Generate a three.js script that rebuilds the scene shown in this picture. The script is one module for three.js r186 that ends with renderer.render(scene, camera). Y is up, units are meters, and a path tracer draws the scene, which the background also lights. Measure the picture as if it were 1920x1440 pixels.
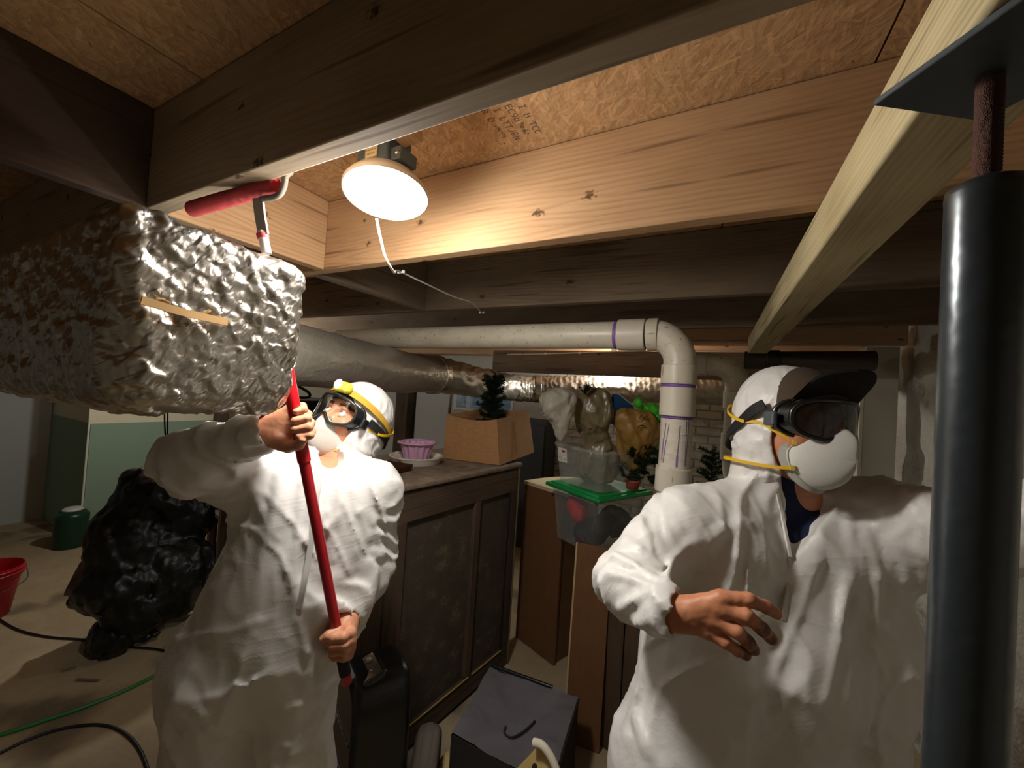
import * as THREE from 'three';
import { RoundedBoxGeometry } from 'three/addons/geometries/RoundedBoxGeometry.js';
import { ImprovedNoise } from 'three/addons/math/ImprovedNoise.js';
import { mergeGeometries, mergeVertices } from 'three/addons/utils/BufferGeometryUtils.js';
import { RectAreaLightUniformsLib } from 'three/addons/lights/RectAreaLightUniformsLib.js';

// ---------------------------------------------------------------- camera, light, exposure
RectAreaLightUniformsLib.init();
const scene = new THREE.Scene();
const CAM_H = 1.57, FOCAL = 723, D2R = Math.PI / 180;
const camera = new THREE.PerspectiveCamera(2 * Math.atan(720 / FOCAL) / D2R, 4 / 3, 0.05, 60);
camera.rotation.order = 'YXZ';
camera.rotation.set(1.2 * D2R, 27.5 * D2R, 3.7 * D2R);
camera.position.set(0, CAM_H, 0);
camera.updateMatrixWorld(true);
const renderer = new THREE.WebGLRenderer({ antialias: true });
renderer.toneMapping = THREE.LinearToneMapping;
renderer.toneMappingExposure = 1.34;
renderer.shadowMap.enabled = true;
scene.background = new THREE.Color(0.75, 1.0, 1.3);                     // dull daylight outside the small basement window
scene.environment = null;
const LAMP_DOWN = 1.45, LAMP_SIDE = 0.72, REAR_POWER = 1.25, SIDE_POWER = 1.75;
const WARM = new THREE.Color(1.0, 0.955, 0.895);

// ---------------------------------------------------------------- points and names
const V = (x, y, z) => new THREE.Vector3(x, y, z);
const CX = V(), CY = V(), CZ = V();
camera.matrixWorld.extractBasis(CX, CY, CZ);
const ray = (px, py) => V().addScaledVector(CX, (px - 960) / FOCAL).addScaledVector(CY, -(py - 720) / FOCAL).addScaledVector(CZ, -1);
const at = (px, py, d) => ray(px, py).multiplyScalar(d).add(camera.position);              // a point at depth d
const onY = (px, py, y) => { const r = ray(px, py); return r.multiplyScalar((y - CAM_H) / r.y).add(camera.position); };
const onX = (px, py, x) => { const r = ray(px, py); return r.multiplyScalar(x / r.x).add(camera.position); };
const onZ = (px, py, z) => { const r = ray(px, py); return r.multiplyScalar(z / r.z).add(camera.position); };
const used = new Map();
function numbered(name) {
  const n = used.get(name) ?? 0; used.set(name, n + 1);
  return n ? name + '_' + String(n).padStart(3, '0') : name;
}
function shade(o) { o.traverse((c) => { if (c.isMesh) { c.castShadow = true; c.receiveShadow = true; } }); return o; }
function tag(o, label, category, group) { Object.assign(o.userData, { label, category }); if (group) o.userData.group = group; return o; }
function thing(name, label, category, pos = V(), turn = 0, group) {
  const g = new THREE.Group(); g.name = numbered(name); g.position.copy(pos); g.rotation.y = turn; scene.add(g);
  return tag(g, label, category, group);
}
function part(name, geo, mat, parent, label) {                                             // geometry in the parent's own frame
  const m = new THREE.Mesh(geo, mat); m.name = parent === scene ? numbered(name) : partName(parent, name); m.castShadow = m.receiveShadow = true;
  if (label) m.userData.label = label;
  parent.add(m); return m;
}
function partName(parent, name) {
  const n = parent.children.filter((c) => c.name === name || c.name.startsWith(name + '_0')).length;
  return n ? name + '_' + String(n).padStart(3, '0') : name;
}
function wpart(name, geo, mat, parent, label) {                                            // geometry in world coordinates, parent a top-level group without turn (or a child mesh of one)
  let p = parent; while (p.parent && p.parent !== scene) p = p.parent;
  geo.translate(-p.position.x, -p.position.y, -p.position.z);
  return part(name, geo, mat, parent, label);
}
function struct(name, geo, mat, parent = scene) { const m = part(name, geo, mat, parent); if (parent === scene) m.userData.kind = 'structure'; return m; }
let seed = 7;
const rnd = (a = 0, b = 1) => { seed = (seed * 1664525 + 1013904223) >>> 0; return a + (b - a) * seed / 4294967296; };
const lerp = THREE.MathUtils.lerp, clamp = THREE.MathUtils.clamp, sstep = THREE.MathUtils.smoothstep;

// ---------------------------------------------------------------- noise and textures
const PN = new ImprovedNoise(), noise = (x, y, z = 0) => PN.noise(x, y, z);
const fbm = (x, y, z = 0, o = 4) => { let s = 0, a = 0.5; for (let i = 0; i < o; i++) { s += a * noise(x, y, z); x *= 2.03; y *= 2.03; z *= 2.03; a *= 0.5; } return s; };
const tri = (t) => { t -= Math.floor(t); return t < 0.5 ? 4 * t - 1 : 3 - 4 * t; };                  // a sharp zigzag
const hash = (a, b, c) => { let h = Math.imul(a, 374761393) ^ Math.imul(b, 668265263) ^ Math.imul(c, 1274126177); h = Math.imul(h ^ (h >>> 13), 1274126177); h = Math.imul(h ^ (h >>> 16), 2246822519); return ((h ^ (h >>> 15)) >>> 0) / 4294967296; };
function facet(x, y, z, s, sharp = 9) {                                                     // crumpled sheet: tilted plane pieces that meet in creases
  const I = Math.floor(x), J = Math.floor(y), K = Math.floor(z); let sw = 0, sh = 0;
  for (let k = K - 1; k <= K + 1; k++) for (let j = J - 1; j <= J + 1; j++) for (let i = I - 1; i <= I + 1; i++) {
    const dx = x - i - hash(i, j, k * 7 + s), dy = y - j - hash(j, k, i * 5 + s + 11), dz = z - k - hash(k, i, j * 3 + s + 23), w = Math.exp(-sharp * (dx * dx + dy * dy + dz * dz)), p = i * 13 + j * 7 + s, q = k * 11 + j;
    sw += w; sh += w * ((hash(p, q, 3) - 0.5) * dx + (hash(p, q, 5) - 0.5) * dy + (hash(p, q, 9) - 0.5) * dz) * 2;
  }
  return sh / (sw + 1e-12);
}
const ridge = (x, y, z) => 1 - 2 * Math.abs(noise(x, y, z));
function dtex(w, h, fn, { srgb = true, size = [1, 1] } = {}) {                              // size: metres that one repeat covers
  const data = new Uint8Array(w * h * 4), c = [0, 0, 0];
  for (let y = 0; y < h; y++) for (let x = 0; x < w; x++) {
    fn(x / w, y / h, c); const i = (y * w + x) * 4;
    for (let k = 0; k < 3; k++) data[i + k] = clamp(c[k], 0, 1) * 255; data[i + 3] = 255;
  }
  const t = new THREE.DataTexture(data, w, h); finish(t, srgb, size); return t;
}
function ctex(w, h, draw, { size = [1, 1], srgb = true, wrap = true } = {}) {
  const c = document.createElement('canvas'); c.width = w; c.height = h; draw(c.getContext('2d'), w, h);
  const t = new THREE.CanvasTexture(c); finish(t, srgb, size); if (!wrap) t.wrapS = t.wrapT = THREE.ClampToEdgeWrapping; return t;
}
function finish(t, srgb, size) {
  t.wrapS = t.wrapT = THREE.MirroredRepeatWrapping; t.magFilter = THREE.LinearFilter; t.minFilter = THREE.LinearMipmapLinearFilter; t.generateMipmaps = true;
  if (srgb) t.colorSpace = THREE.SRGBColorSpace; t.repeat.set(1 / size[0], 1 / size[1]); t.needsUpdate = true;
}
const std = (o) => new THREE.MeshStandardMaterial(o), phys = (o) => new THREE.MeshPhysicalMaterial(o);
const mix3 = (o, a, b, t) => { for (let k = 0; k < 3; k++) o[k] = lerp(a[k], b[k], t); };
const hex = (s) => [parseInt(s.slice(1, 3), 16) / 255, parseInt(s.slice(3, 5), 16) / 255, parseInt(s.slice(5, 7), 16) / 255];

function woodTex(light, dark, knots, s, rings = 46, W = 1024, H = 384, span = [1.6, 0.5]) {
  const L = hex(light), K = hex(dark), kn = [];
  for (let i = 0; i < knots; i++) kn.push([rnd(0, span[0]), rnd(0, span[1]), rnd(0.01, 0.026)]);
  return dtex(W, H, (u, v, c) => {
    const x = u * span[0], y = v * span[1]; let bend = 0, dk = 0;
    for (const [kx, ky, kr] of kn) {
      const dx = (x - kx) / 3, dy = y - ky, q = Math.hypot(dx, dy); bend += 0.5 * kr * Math.exp(-q / (kr * 1.3)) * Math.sign(dy);
      dk = Math.max(dk, 1 - sstep(Math.hypot((x - kx) / 1.5, dy) + 0.5 * kr * noise(x * 130, y * 130, 2), kr * 0.12, kr * 0.62));
    }
    const yy = (y + bend) * rings * 1.7 + 3.4 * noise(x * 1.1 + s, y * 5 + s, 1) + 0.35 * noise(x * 6, y * 40, s), f = yy - Math.floor(yy);
    const ring = sstep(f, 0.35, 0.9) * (1 - sstep(f, 0.92, 1)), fib = noise(x * 14, y * 420, s + 3) * 0.5 + noise(x * 5, y * 160, s) * 0.5, blot = fbm(x * 3 + s, y * 7, 5, 3);
    mix3(c, L, K, clamp(0.16 + 0.34 * ring * (0.6 + noise(x * 2, y * 9, s + 6)) + 0.34 * fib + 0.75 * blot, 0, 1));
    const stk = sstep(noise(x * 2.6 + s * 3, y * 60, s + 8), 0.42, 0.62) * 0.3; for (let k = 0; k < 3; k++) c[k] *= (1 - (0.5 + 0.08 * k) * dk) * (1 - stk * (0.8 + 0.1 * k));
  }, { size: span });
}
const T = {};
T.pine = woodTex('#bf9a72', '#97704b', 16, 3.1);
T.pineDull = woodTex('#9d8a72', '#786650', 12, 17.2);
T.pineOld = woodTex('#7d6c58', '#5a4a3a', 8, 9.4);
T.treated = woodTex('#c4b58c', '#8c7d58', 3, 5.7, 70, 1024, 256, [1.8, 0.3]);
T.darkwood = woodTex('#584636', '#2c221b', 2, 12.3, 40, 512, 512, [0.8, 0.8]);
function osbDraw(g, w, h, n) {
  g.fillStyle = '#ad8a62'; g.fillRect(0, 0, w, h);
  for (let i = 0; i < n; i++) {
    const l = rnd(10, 46), b = rnd(2, 8), t = rnd(), tone = rnd();
    g.save(); g.translate(rnd(0, w), rnd(0, h)); g.rotate(rnd(-0.75, 0.75) + (t > 0.8 ? 1.4 : 0.35)); g.globalAlpha = rnd(0.35, 0.8);
    g.fillStyle = `rgb(${150 + 56 * tone | 0},${112 + 50 * tone | 0},${72 + 42 * tone | 0})`; g.fillRect(-l / 2, -b / 2, l, b);
    g.globalAlpha = 0.22; g.fillStyle = '#5d3a1c'; g.fillRect(-l / 2, b / 2 - 1, l, 1);
    g.restore();
  }
  for (let i = 0; i < 150; i++) { g.globalAlpha = rnd(0.3, 0.8); g.fillStyle = '#5a351a'; g.save(); g.translate(rnd(0, w), rnd(0, h)); g.rotate(rnd(-0.4, 1.1)); g.fillRect(0, 0, rnd(2, 12), rnd(1, 3)); g.restore(); }
  g.globalAlpha = 1;
}
T.osb = ctex(1024, 1024, (g, w, h) => osbDraw(g, w, h, 16000), { size: [1.25, 1.25] });
T.concrete = dtex(1024, 1024, (u, v, c) => {
  const x = u * 4, y = v * 4, a = fbm(x * 1.2, y * 1.2, 1, 4), b = fbm(x * 9, y * 9, 4, 3), d = noise(x * 60, y * 60, 2), st = sstep(fbm(x * 2.1 + 9, y * 2.1, 7, 4), 0.12, 0.32);
  mix3(c, hex('#b3a182'), hex('#8f8063'), clamp(0.45 + a * 0.9 + b * 0.35 + d * 0.16, 0, 1)); for (let k = 0; k < 3; k++) c[k] *= 1 - 0.28 * st;
}, { size: [4, 4] });
T.crinkle = dtex(512, 512, (u, v, c) => {
  const x = u * 9, y = v * 9; c[0] = c[1] = c[2] = 0.5 + 0.3 * facet(x * 1.2, y * 1.2, 0.5, 1) + 0.13 * facet(x * 2.9, y * 2.9, 0.5, 2);
}, { srgb: false, size: [0.22, 0.22] });
T.fibre = dtex(256, 256, (u, v, c) => { c[0] = c[1] = c[2] = 0.5 + 0.3 * noise(u * 50, v * 50, 1) + 0.3 * noise(u * 110, v * 110, 2); }, { srgb: false, size: [0.12, 0.12] });
T.wrinkle = dtex(512, 512, (u, v, c) => { const x = u * 6, y = v * 6, w = noise(x * 0.7, y * 0.7, 1), q = noise(x * 0.8 + 3, y * 0.8, 2); let h = 0.5; for (const [a, b, k, m] of [[1, 0.35, 1.8, 0.14], [-0.4, 0.9, 2.0, 0.12], [1.9, -1.2, 2.6, 0.07], [0.8, 2.6, 2.4, 0.06]]) h += m * Math.pow(Math.max(0, tri(x * a + y * b + k * w + q)), 2.2) * sstep(noise(x * 0.9, y * 0.9, a * 9), -0.25, 0.35); h += 0.04 * noise(x * 18, y * 18, 4); c[0] = c[1] = c[2] = h; }, { srgb: false, size: [0.6, 0.6] });
T.masonry = dtex(512, 512, (u, v, c) => { c[0] = c[1] = c[2] = 0.5 + 0.5 * fbm(u * 7, v * 7, 3, 5) + 0.14 * noise(u * 70, v * 70, 1); }, { srgb: false, size: [0.8, 0.8] });
T.whitewash = dtex(512, 512, (u, v, c) => {
  const a = fbm(u * 6, v * 6, 2, 5), b = sstep(fbm(u * 9 + 5, v * 9, 8, 4), 0.14, 0.3); mix3(c, hex('#d6d2c6'), hex('#a8a294'), clamp(0.35 + a, 0, 1)); mix3(c, c.slice(), hex('#7d766a'), b * 0.5);
}, { size: [1.4, 1.4] });
T.soot = dtex(512, 512, (u, v, c) => {
  const a = fbm(u * 5, v * 5, 1, 5), sp = noise(u * 90, v * 90, 6), m = sstep(fbm(u * 10, v * 8, 5, 4) + 0.35 * sp, 0.05, 0.45);
  mix3(c, hex('#3e352b'), hex('#55493a'), clamp(0.5 + a, 0, 1)); mix3(c, c.slice(), hex('#7f7653'), m * 0.6);
}, { size: [0.7, 0.7] });
T.dusty = dtex(256, 256, (u, v, c) => { const a = fbm(u * 8, v * 8, 1, 4), b = noise(u * 60, v * 60, 2); mix3(c, hex('#8d7a66'), hex('#5f4f40'), clamp(0.45 + a + 0.25 * b, 0, 1)); }, { size: [0.5, 0.5] });
T.card = dtex(256, 256, (u, v, c) => { const a = noise(u * 3, v * 90, 1), b = fbm(u * 6, v * 6, 2, 4); mix3(c, hex('#b98d5f'), hex('#9c7146'), clamp(0.4 + 0.3 * a + 0.6 * b, 0, 1)); }, { size: [0.5, 0.5] });
T.pvc = dtex(512, 512, (u, v, c) => { const a = fbm(u * 5, v * 5, 1, 4), s = sstep(noise(u * 45, v * 45, 4), 0.45, 0.6); mix3(c, hex('#dcd5c4'), hex('#c2b8a2'), clamp(0.35 + 0.9 * a, 0, 1)); mix3(c, c.slice(), hex('#7d6f5c'), 0.55 * s); }, { size: [0.6, 0.6] });
T.skin = dtex(256, 256, (u, v, c) => { const a = fbm(u * 8, v * 8, 1, 4), b = noise(u * 60, v * 60, 2); mix3(c, hex('#d9a686'), hex('#c68c6c'), clamp(0.45 + 0.8 * a + 0.15 * b, 0, 1)); }, { size: [0.16, 0.16] });

const M = {
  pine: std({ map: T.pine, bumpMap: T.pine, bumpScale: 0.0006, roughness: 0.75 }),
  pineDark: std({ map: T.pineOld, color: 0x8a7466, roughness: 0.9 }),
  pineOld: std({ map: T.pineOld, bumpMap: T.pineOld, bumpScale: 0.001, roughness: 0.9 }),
  treated: std({ map: T.treated, bumpMap: T.treated, bumpScale: 0.001, roughness: 0.8 }),
  darkwood: std({ map: T.darkwood, roughness: 0.7 }),
  osb: std({ map: T.osb, bumpMap: T.osb, bumpScale: 0.0015, roughness: 0.8 }),
  floor: std({ map: T.concrete, bumpMap: T.masonry, bumpScale: 0.002, roughness: 0.85 }),
  foil: std({ color: 0xd2ccc2, metalness: 1, roughness: 0.3, bumpMap: T.crinkle, bumpScale: 0.0045 }),
  duct: std({ color: 0xb9b3a6, metalness: 0.6, roughness: 0.4, bumpMap: T.crinkle, bumpScale: 0.004 }),
  pineDull: std({ map: T.pineDull, bumpMap: T.pineDull, bumpScale: 0.0008, roughness: 0.85 }),
  brick: std({ map: T.whitewash, bumpMap: T.masonry, bumpScale: 0.006, roughness: 0.9 }),
  mortar: std({ color: 0xb3aea2, bumpMap: T.masonry, bumpScale: 0.006, roughness: 1 }),
  whitewash: std({ map: T.whitewash, bumpMap: T.masonry, bumpScale: 0.02, roughness: 0.95 }),
  pvc: phys({ map: T.pvc, roughness: 0.42, clearcoat: 0.2, clearcoatRoughness: 0.3 }),
  primer: std({ color: 0x7a55a0, roughness: 0.5 }),
  steel: std({ color: 0x4a5054, metalness: 0.7, roughness: 0.5, bumpMap: T.masonry, bumpScale: 0.0015 }),
  blacksteel: phys({ color: 0x3a4246, metalness: 0.5, roughness: 0.3, bumpMap: T.masonry, bumpScale: 0.002, clearcoat: 0.4, clearcoatRoughness: 0.3 }),
  rust: std({ color: 0x4a2a1c, roughness: 0.8, metalness: 0.2, bumpMap: T.masonry, bumpScale: 0.003 }),
  tyvek: phys({ color: 0xe4e2de, roughness: 0.42, sheen: 0.2, sheenRoughness: 0.4, bumpMap: T.wrinkle, bumpScale: 0.0045 }),
  blackplastic: phys({ color: 0x0d0d0f, roughness: 0.3 }),
  rubber: std({ color: 0x151515, roughness: 0.7 }),
  trash: phys({ color: 0x0a0e0c, roughness: 0.42, bumpMap: T.crinkle, bumpScale: 0.002 }),
  skin: phys({ map: T.skin, vertexColors: true, roughness: 0.5, sheen: 0.1 }),
  yellow: std({ color: 0xe2b414, roughness: 0.6 }),
  card: std({ map: T.card, roughness: 0.85 }),
  soot: std({ map: T.soot, bumpMap: T.soot, bumpScale: 0.002, roughness: 0.85 }),
  dusty: std({ map: T.dusty, roughness: 0.95 }),
};

// ---------------------------------------------------------------- geometry helpers
function boxUV(g, axis = 'x', off = [0, 0]) {                                              // uv in metres, u along the grain axis
  const p = g.attributes.position, n = g.attributes.normal, uv = new Float32Array(p.count * 2), ax = 'xyz'.indexOf(axis);
  for (let i = 0; i < p.count; i++) {
    const P = [p.getX(i), p.getY(i), p.getZ(i)], N = [Math.abs(n.getX(i)), Math.abs(n.getY(i)), Math.abs(n.getZ(i))], d = N.indexOf(Math.max(...N));
    let a = ax, b; if (d === ax) { a = (ax + 1) % 3; b = (ax + 2) % 3; } else b = 3 - ax - d;
    uv[i * 2] = P[a] + off[0]; uv[i * 2 + 1] = P[b] + off[1];
  }
  g.setAttribute('uv', new THREE.BufferAttribute(uv, 2)); return g;
}
function block(w, h, d, r = 0.003, axis = 'x', seg = 2) {
  const g = r > 0 ? new RoundedBoxGeometry(w, h, d, seg, Math.min(r, w / 2.1, h / 2.1, d / 2.1)) : new THREE.BoxGeometry(w, h, d);
  return boxUV(g, axis, [rnd(0, 3), rnd(0, 3)]);
}
const spanBox = (x0, x1, y0, y1, z0, z1, r = 0.003, axis = 'x') => block(x1 - x0, y1 - y0, z1 - z0, r, axis).translate((x0 + x1) / 2, (y0 + y1) / 2, (z0 + z1) / 2);
const curve = (pts, closed = false, t = 0.5) => new THREE.CatmullRomCurve3(pts, closed, 'centripetal', t);
const tube = (pts, r, n = 60, m = 8, closed = false) => new THREE.TubeGeometry(curve(pts, closed), n, r, m, closed);
function metresTube(g, len, circ) { const uv = g.attributes.uv; for (let i = 0; i < uv.count; i++) uv.setXY(i, uv.getX(i) * len, uv.getY(i) * circ); return g; }
function rod(a, b, ra, rb = ra, m = 20, cap = true) {
  const d = b.clone().sub(a), L = d.length(), g = new THREE.CylinderGeometry(rb, ra, L, m, 1, !cap);
  const uv = g.attributes.uv; for (let i = 0; i < uv.count; i++) uv.setXY(i, uv.getX(i) * 6.28 * ra, uv.getY(i) * L);
  g.applyQuaternion(new THREE.Quaternion().setFromUnitVectors(V(0, 1, 0), d.normalize())); return g.translate((a.x + b.x) / 2, (a.y + b.y) / 2, (a.z + b.z) / 2);
}
const merge = (a) => mergeGeometries(a.map((g) => { g = g.index ? g.toNonIndexed() : g; for (const k of Object.keys(g.attributes)) if (!['position', 'normal', 'uv', 'color'].includes(k)) g.deleteAttribute(k); return g; }));
function lathe(prof, m = 40, metres = false) {
  const g = new THREE.LatheGeometry(prof.map(([r, y]) => new THREE.Vector2(Math.max(r, 0.0001), y)), m);
  if (metres) { const uv = g.attributes.uv, p = g.attributes.position, R = Math.max(...prof.map((q) => q[0])); for (let i = 0; i < uv.count; i++) uv.setXY(i, uv.getX(i) * 6.283 * R, p.getY(i)); }
  return g;
}
function quadSlab(a, b, c, d, t) {                                                         // a flat board on four corners with thickness t away from the viewer of a-b-c-d (counter-clockwise)
  const n = b.clone().sub(a).cross(d.clone().sub(a)).normalize().multiplyScalar(-t), P = [a, b, c, d, a.clone().add(n), b.clone().add(n), c.clone().add(n), d.clone().add(n)];
  const F = [[0, 1, 2, 3], [5, 4, 7, 6], [4, 5, 1, 0], [5, 6, 2, 1], [6, 7, 3, 2], [7, 4, 0, 3]], pos = [], uv = [];
  for (const f of F) {
    const e = P[f[1]].clone().sub(P[f[0]]).length(), h = P[f[3]].clone().sub(P[f[0]]).length(), U = [[0, 0], [e, 0], [e, h], [0, h]];
    for (const k of [0, 1, 2, 0, 2, 3]) { pos.push(...P[f[k]].toArray()); uv.push(...U[k]); }
  }
  const g = new THREE.BufferGeometry(); g.setAttribute('position', new THREE.Float32BufferAttribute(pos, 3)); g.setAttribute('uv', new THREE.Float32BufferAttribute(uv, 2)); g.computeVertexNormals(); return g;
}
function grid(nu, nv, fn, closeU = false) {                                                // fn(u, v) -> Vector3; indexed surface
  const pos = [], uv = [], idx = [];
  for (let j = 0; j <= nv; j++) for (let i = 0; i <= nu; i++) { const p = fn(i / nu, j / nv); pos.push(p.x, p.y, p.z); uv.push(i / nu, j / nv); }
  for (let j = 0; j < nv; j++) for (let i = 0; i < nu; i++) { const a = j * (nu + 1) + i, b = a + 1, c = a + nu + 1, d = c + 1; idx.push(a, b, d, a, d, c); }
  const g = new THREE.BufferGeometry(); g.setAttribute('position', new THREE.Float32BufferAttribute(pos, 3)); g.setAttribute('uv', new THREE.Float32BufferAttribute(uv, 2)); g.setIndex(idx); g.computeVertexNormals(); return g;
}
function ribbon(pts, outs, width, thick, n = 60) {                                          // a flat band along pts; outs = outward direction at each point
  const c = curve(pts), o = curve(outs), P = [];
  for (let i = 0; i <= n; i++) {
    const t = i / n, p = c.getPoint(t), tan = c.getTangent(t), out = o.getPoint(t).normalize(), side = tan.clone().cross(out).normalize(), q = side.clone().cross(tan).normalize();
    P.push([[1, 1], [-1, 1], [-1, -1], [1, -1]].map(([a, b]) => p.clone().addScaledVector(side, a * width / 2).addScaledVector(q, b * thick / 2)));
  }
  const pos = [], uv = [];
  for (let i = 0; i < n; i++) for (let k = 0; k < 4; k++) {
    const a = P[i][k], b = P[i][(k + 1) % 4], d = P[i + 1][k], e = P[i + 1][(k + 1) % 4];
    for (const v of [a, d, e, a, e, b]) { pos.push(v.x, v.y, v.z); uv.push(i / n, k / 4); }
  }
  const g = new THREE.BufferGeometry(); g.setAttribute('position', new THREE.Float32BufferAttribute(pos, 3)); g.setAttribute('uv', new THREE.Float32BufferAttribute(uv, 2)); g.computeVertexNormals(); return g;
}

// ---------------------------------------------------------------- signed distance fields, meshed by surface nets
const cap = (a, b, ra, rb = ra) => {
  const ax = a.x, ay = a.y, az = a.z, bx = b.x - ax, by = b.y - ay, bz = b.z - az, bb = bx * bx + by * by + bz * bz || 1e-9;
  return (x, y, z) => { x -= ax; y -= ay; z -= az; let t = (x * bx + y * by + z * bz) / bb; t = t < 0 ? 0 : t > 1 ? 1 : t; const dx = x - bx * t, dy = y - by * t, dz = z - bz * t; return Math.sqrt(dx * dx + dy * dy + dz * dz) - ra - (rb - ra) * t; };
};
const ell = (c, r, B) => (x, y, z) => {                                                    // B: [X, Y, Z] axes
  x -= c.x; y -= c.y; z -= c.z; let a = x, b = y, d = z;
  if (B) { a = x * B[0].x + y * B[0].y + z * B[0].z; b = x * B[1].x + y * B[1].y + z * B[1].z; d = x * B[2].x + y * B[2].y + z * B[2].z; }
  const p = a / r[0], q = b / r[1], s = d / r[2], k0 = Math.sqrt(p * p + q * q + s * s), k1 = Math.sqrt((p / r[0]) ** 2 + (q / r[1]) ** 2 + (s / r[2]) ** 2);
  return k1 < 1e-9 ? -Math.min(...r) : k0 * (k0 - 1) / k1;
};
const smin = (a, b, k) => { const h = k - Math.abs(a - b); return h > 0 ? Math.min(a, b) - h * h / (4 * k) : Math.min(a, b); };
const smax = (a, b, k) => -smin(-a, -b, k);
const blend = (list, k) => (x, y, z) => { let d = 1e9; for (const f of list) { const e = f[1] ? f[0](x, y, z) : f(x, y, z); d = smin(d, e, f[1] ?? k); } return d; };
function nets(f, lo, hi, h) {
  const nx = Math.ceil((hi.x - lo.x) / h) + 1, ny = Math.ceil((hi.y - lo.y) / h) + 1, nz = Math.ceil((hi.z - lo.z) / h) + 1, F = new Float32Array(nx * ny * nz);
  const S = 4, cx = Math.ceil(nx / S), cy = Math.ceil(ny / S), cz = Math.ceil(nz / S), far = h * S * 1.8;
  for (let K = 0; K < cz; K++) for (let J = 0; J < cy; J++) for (let I = 0; I < cx; I++) {                  // blocks far from the surface take one sample
    const m = f(lo.x + (I * S + S / 2) * h, lo.y + (J * S + S / 2) * h, lo.z + (K * S + S / 2) * h, true), skip = Math.abs(m) > far + 0.03;
    for (let k = K * S; k < Math.min(nz, K * S + S); k++) for (let j = J * S; j < Math.min(ny, J * S + S); j++) for (let i = I * S; i < Math.min(nx, I * S + S); i++)
      F[(k * ny + j) * nx + i] = skip ? m : f(lo.x + i * h, lo.y + j * h, lo.z + k * h);
  }
  const id = new Int32Array(nx * ny * nz).fill(-1), pos = [], idx = [], E = [[0, 1], [2, 3], [4, 5], [6, 7], [0, 2], [1, 3], [4, 6], [5, 7], [0, 4], [1, 5], [2, 6], [3, 7]], v = new Float32Array(8);
  for (let k = 0; k < nz - 1; k++) for (let j = 0; j < ny - 1; j++) for (let i = 0; i < nx - 1; i++) {
    let mask = 0; for (let c = 0; c < 8; c++) { v[c] = F[((k + (c >> 2)) * ny + j + ((c >> 1) & 1)) * nx + i + (c & 1)]; if (v[c] < 0) mask |= 1 << c; }
    if (mask === 0 || mask === 255) continue;
    let sx = 0, sy = 0, sz = 0, n = 0;
    for (const [a, b] of E) if ((v[a] < 0) !== (v[b] < 0)) { const t = v[a] / (v[a] - v[b]); sx += lerp(a & 1, b & 1, t); sy += lerp((a >> 1) & 1, (b >> 1) & 1, t); sz += lerp(a >> 2, b >> 2, t); n++; }
    id[(k * ny + j) * nx + i] = pos.length / 3; pos.push(lo.x + (i + sx / n) * h, lo.y + (j + sy / n) * h, lo.z + (k + sz / n) * h);
  }
  const at3 = (i, j, k) => id[(k * ny + j) * nx + i], quad = (a, b, c, d, flip) => { if (a < 0 || b < 0 || c < 0 || d < 0) return; flip ? idx.push(a, c, b, a, d, c) : idx.push(a, b, c, a, c, d); };
  for (let k = 1; k < nz - 1; k++) for (let j = 1; j < ny - 1; j++) for (let i = 1; i < nx - 1; i++) {
    const a = F[(k * ny + j) * nx + i] < 0;
    if (a !== F[(k * ny + j) * nx + i + 1] < 0) quad(at3(i, j - 1, k - 1), at3(i, j, k - 1), at3(i, j, k), at3(i, j - 1, k), !a);
    if (a !== F[(k * ny + j + 1) * nx + i] < 0) quad(at3(i - 1, j, k - 1), at3(i - 1, j, k), at3(i, j, k), at3(i, j, k - 1), !a);
    if (a !== F[((k + 1) * ny + j) * nx + i] < 0) quad(at3(i - 1, j - 1, k), at3(i, j - 1, k), at3(i, j, k), at3(i - 1, j, k), !a);
  }
  const g = new THREE.BufferGeometry(), uv = new Float32Array(pos.length / 3 * 2);
  for (let i = 0; i < pos.length / 3; i++) { uv[i * 2] = pos[i * 3] * 0.8 + pos[i * 3 + 2] * 0.6; uv[i * 2 + 1] = pos[i * 3 + 1] + 0.2 * pos[i * 3 + 2]; }
  g.setAttribute('position', new THREE.Float32BufferAttribute(pos, 3)); g.setAttribute('uv', new THREE.BufferAttribute(uv, 2)); g.setIndex(idx); g.computeVertexNormals(); return g;
}
function smoothed(g, passes = 2, k = 0.5) {
  const p = g.attributes.position.array, idx = g.index.array, n = p.length / 3;
  for (let it = 0; it < passes; it++) {
    const s = new Float32Array(p.length), c = new Uint16Array(n);
    for (let t = 0; t < idx.length; t += 3) for (let e = 0; e < 3; e++) { const a = idx[t + e], b = idx[t + (e + 1) % 3]; for (let q = 0; q < 3; q++) { s[a * 3 + q] += p[b * 3 + q]; s[b * 3 + q] += p[a * 3 + q]; } c[a]++; c[b]++; }
    for (let i = 0; i < n; i++) if (c[i]) for (let q = 0; q < 3; q++) p[i * 3 + q] = lerp(p[i * 3 + q], s[i * 3 + q] / c[i], k);
  }
  g.computeVertexNormals(); return g;
}
function tint(g, fn) { const p = g.attributes.position, c = new Float32Array(p.count * 3), o = [1, 1, 1]; for (let i = 0; i < p.count; i++) { o[0] = o[1] = o[2] = 1; fn(p.getX(i), p.getY(i), p.getZ(i), o); c.set(o, i * 3); } g.setAttribute('color', new THREE.BufferAttribute(c, 3)); return g; }
function hit(f, px, py, d0 = 0.5) { const r = ray(px, py), L = r.length(); r.normalize(); let t = d0 * L; for (let i = 0; i < 90; i++) { const e = f(r.x * t, r.y * t + CAM_H, r.z * t); if (e < 0.001) break; t += e * 0.8; if (t > 6) return null; } return r.multiplyScalar(t).add(camera.position); }
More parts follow.
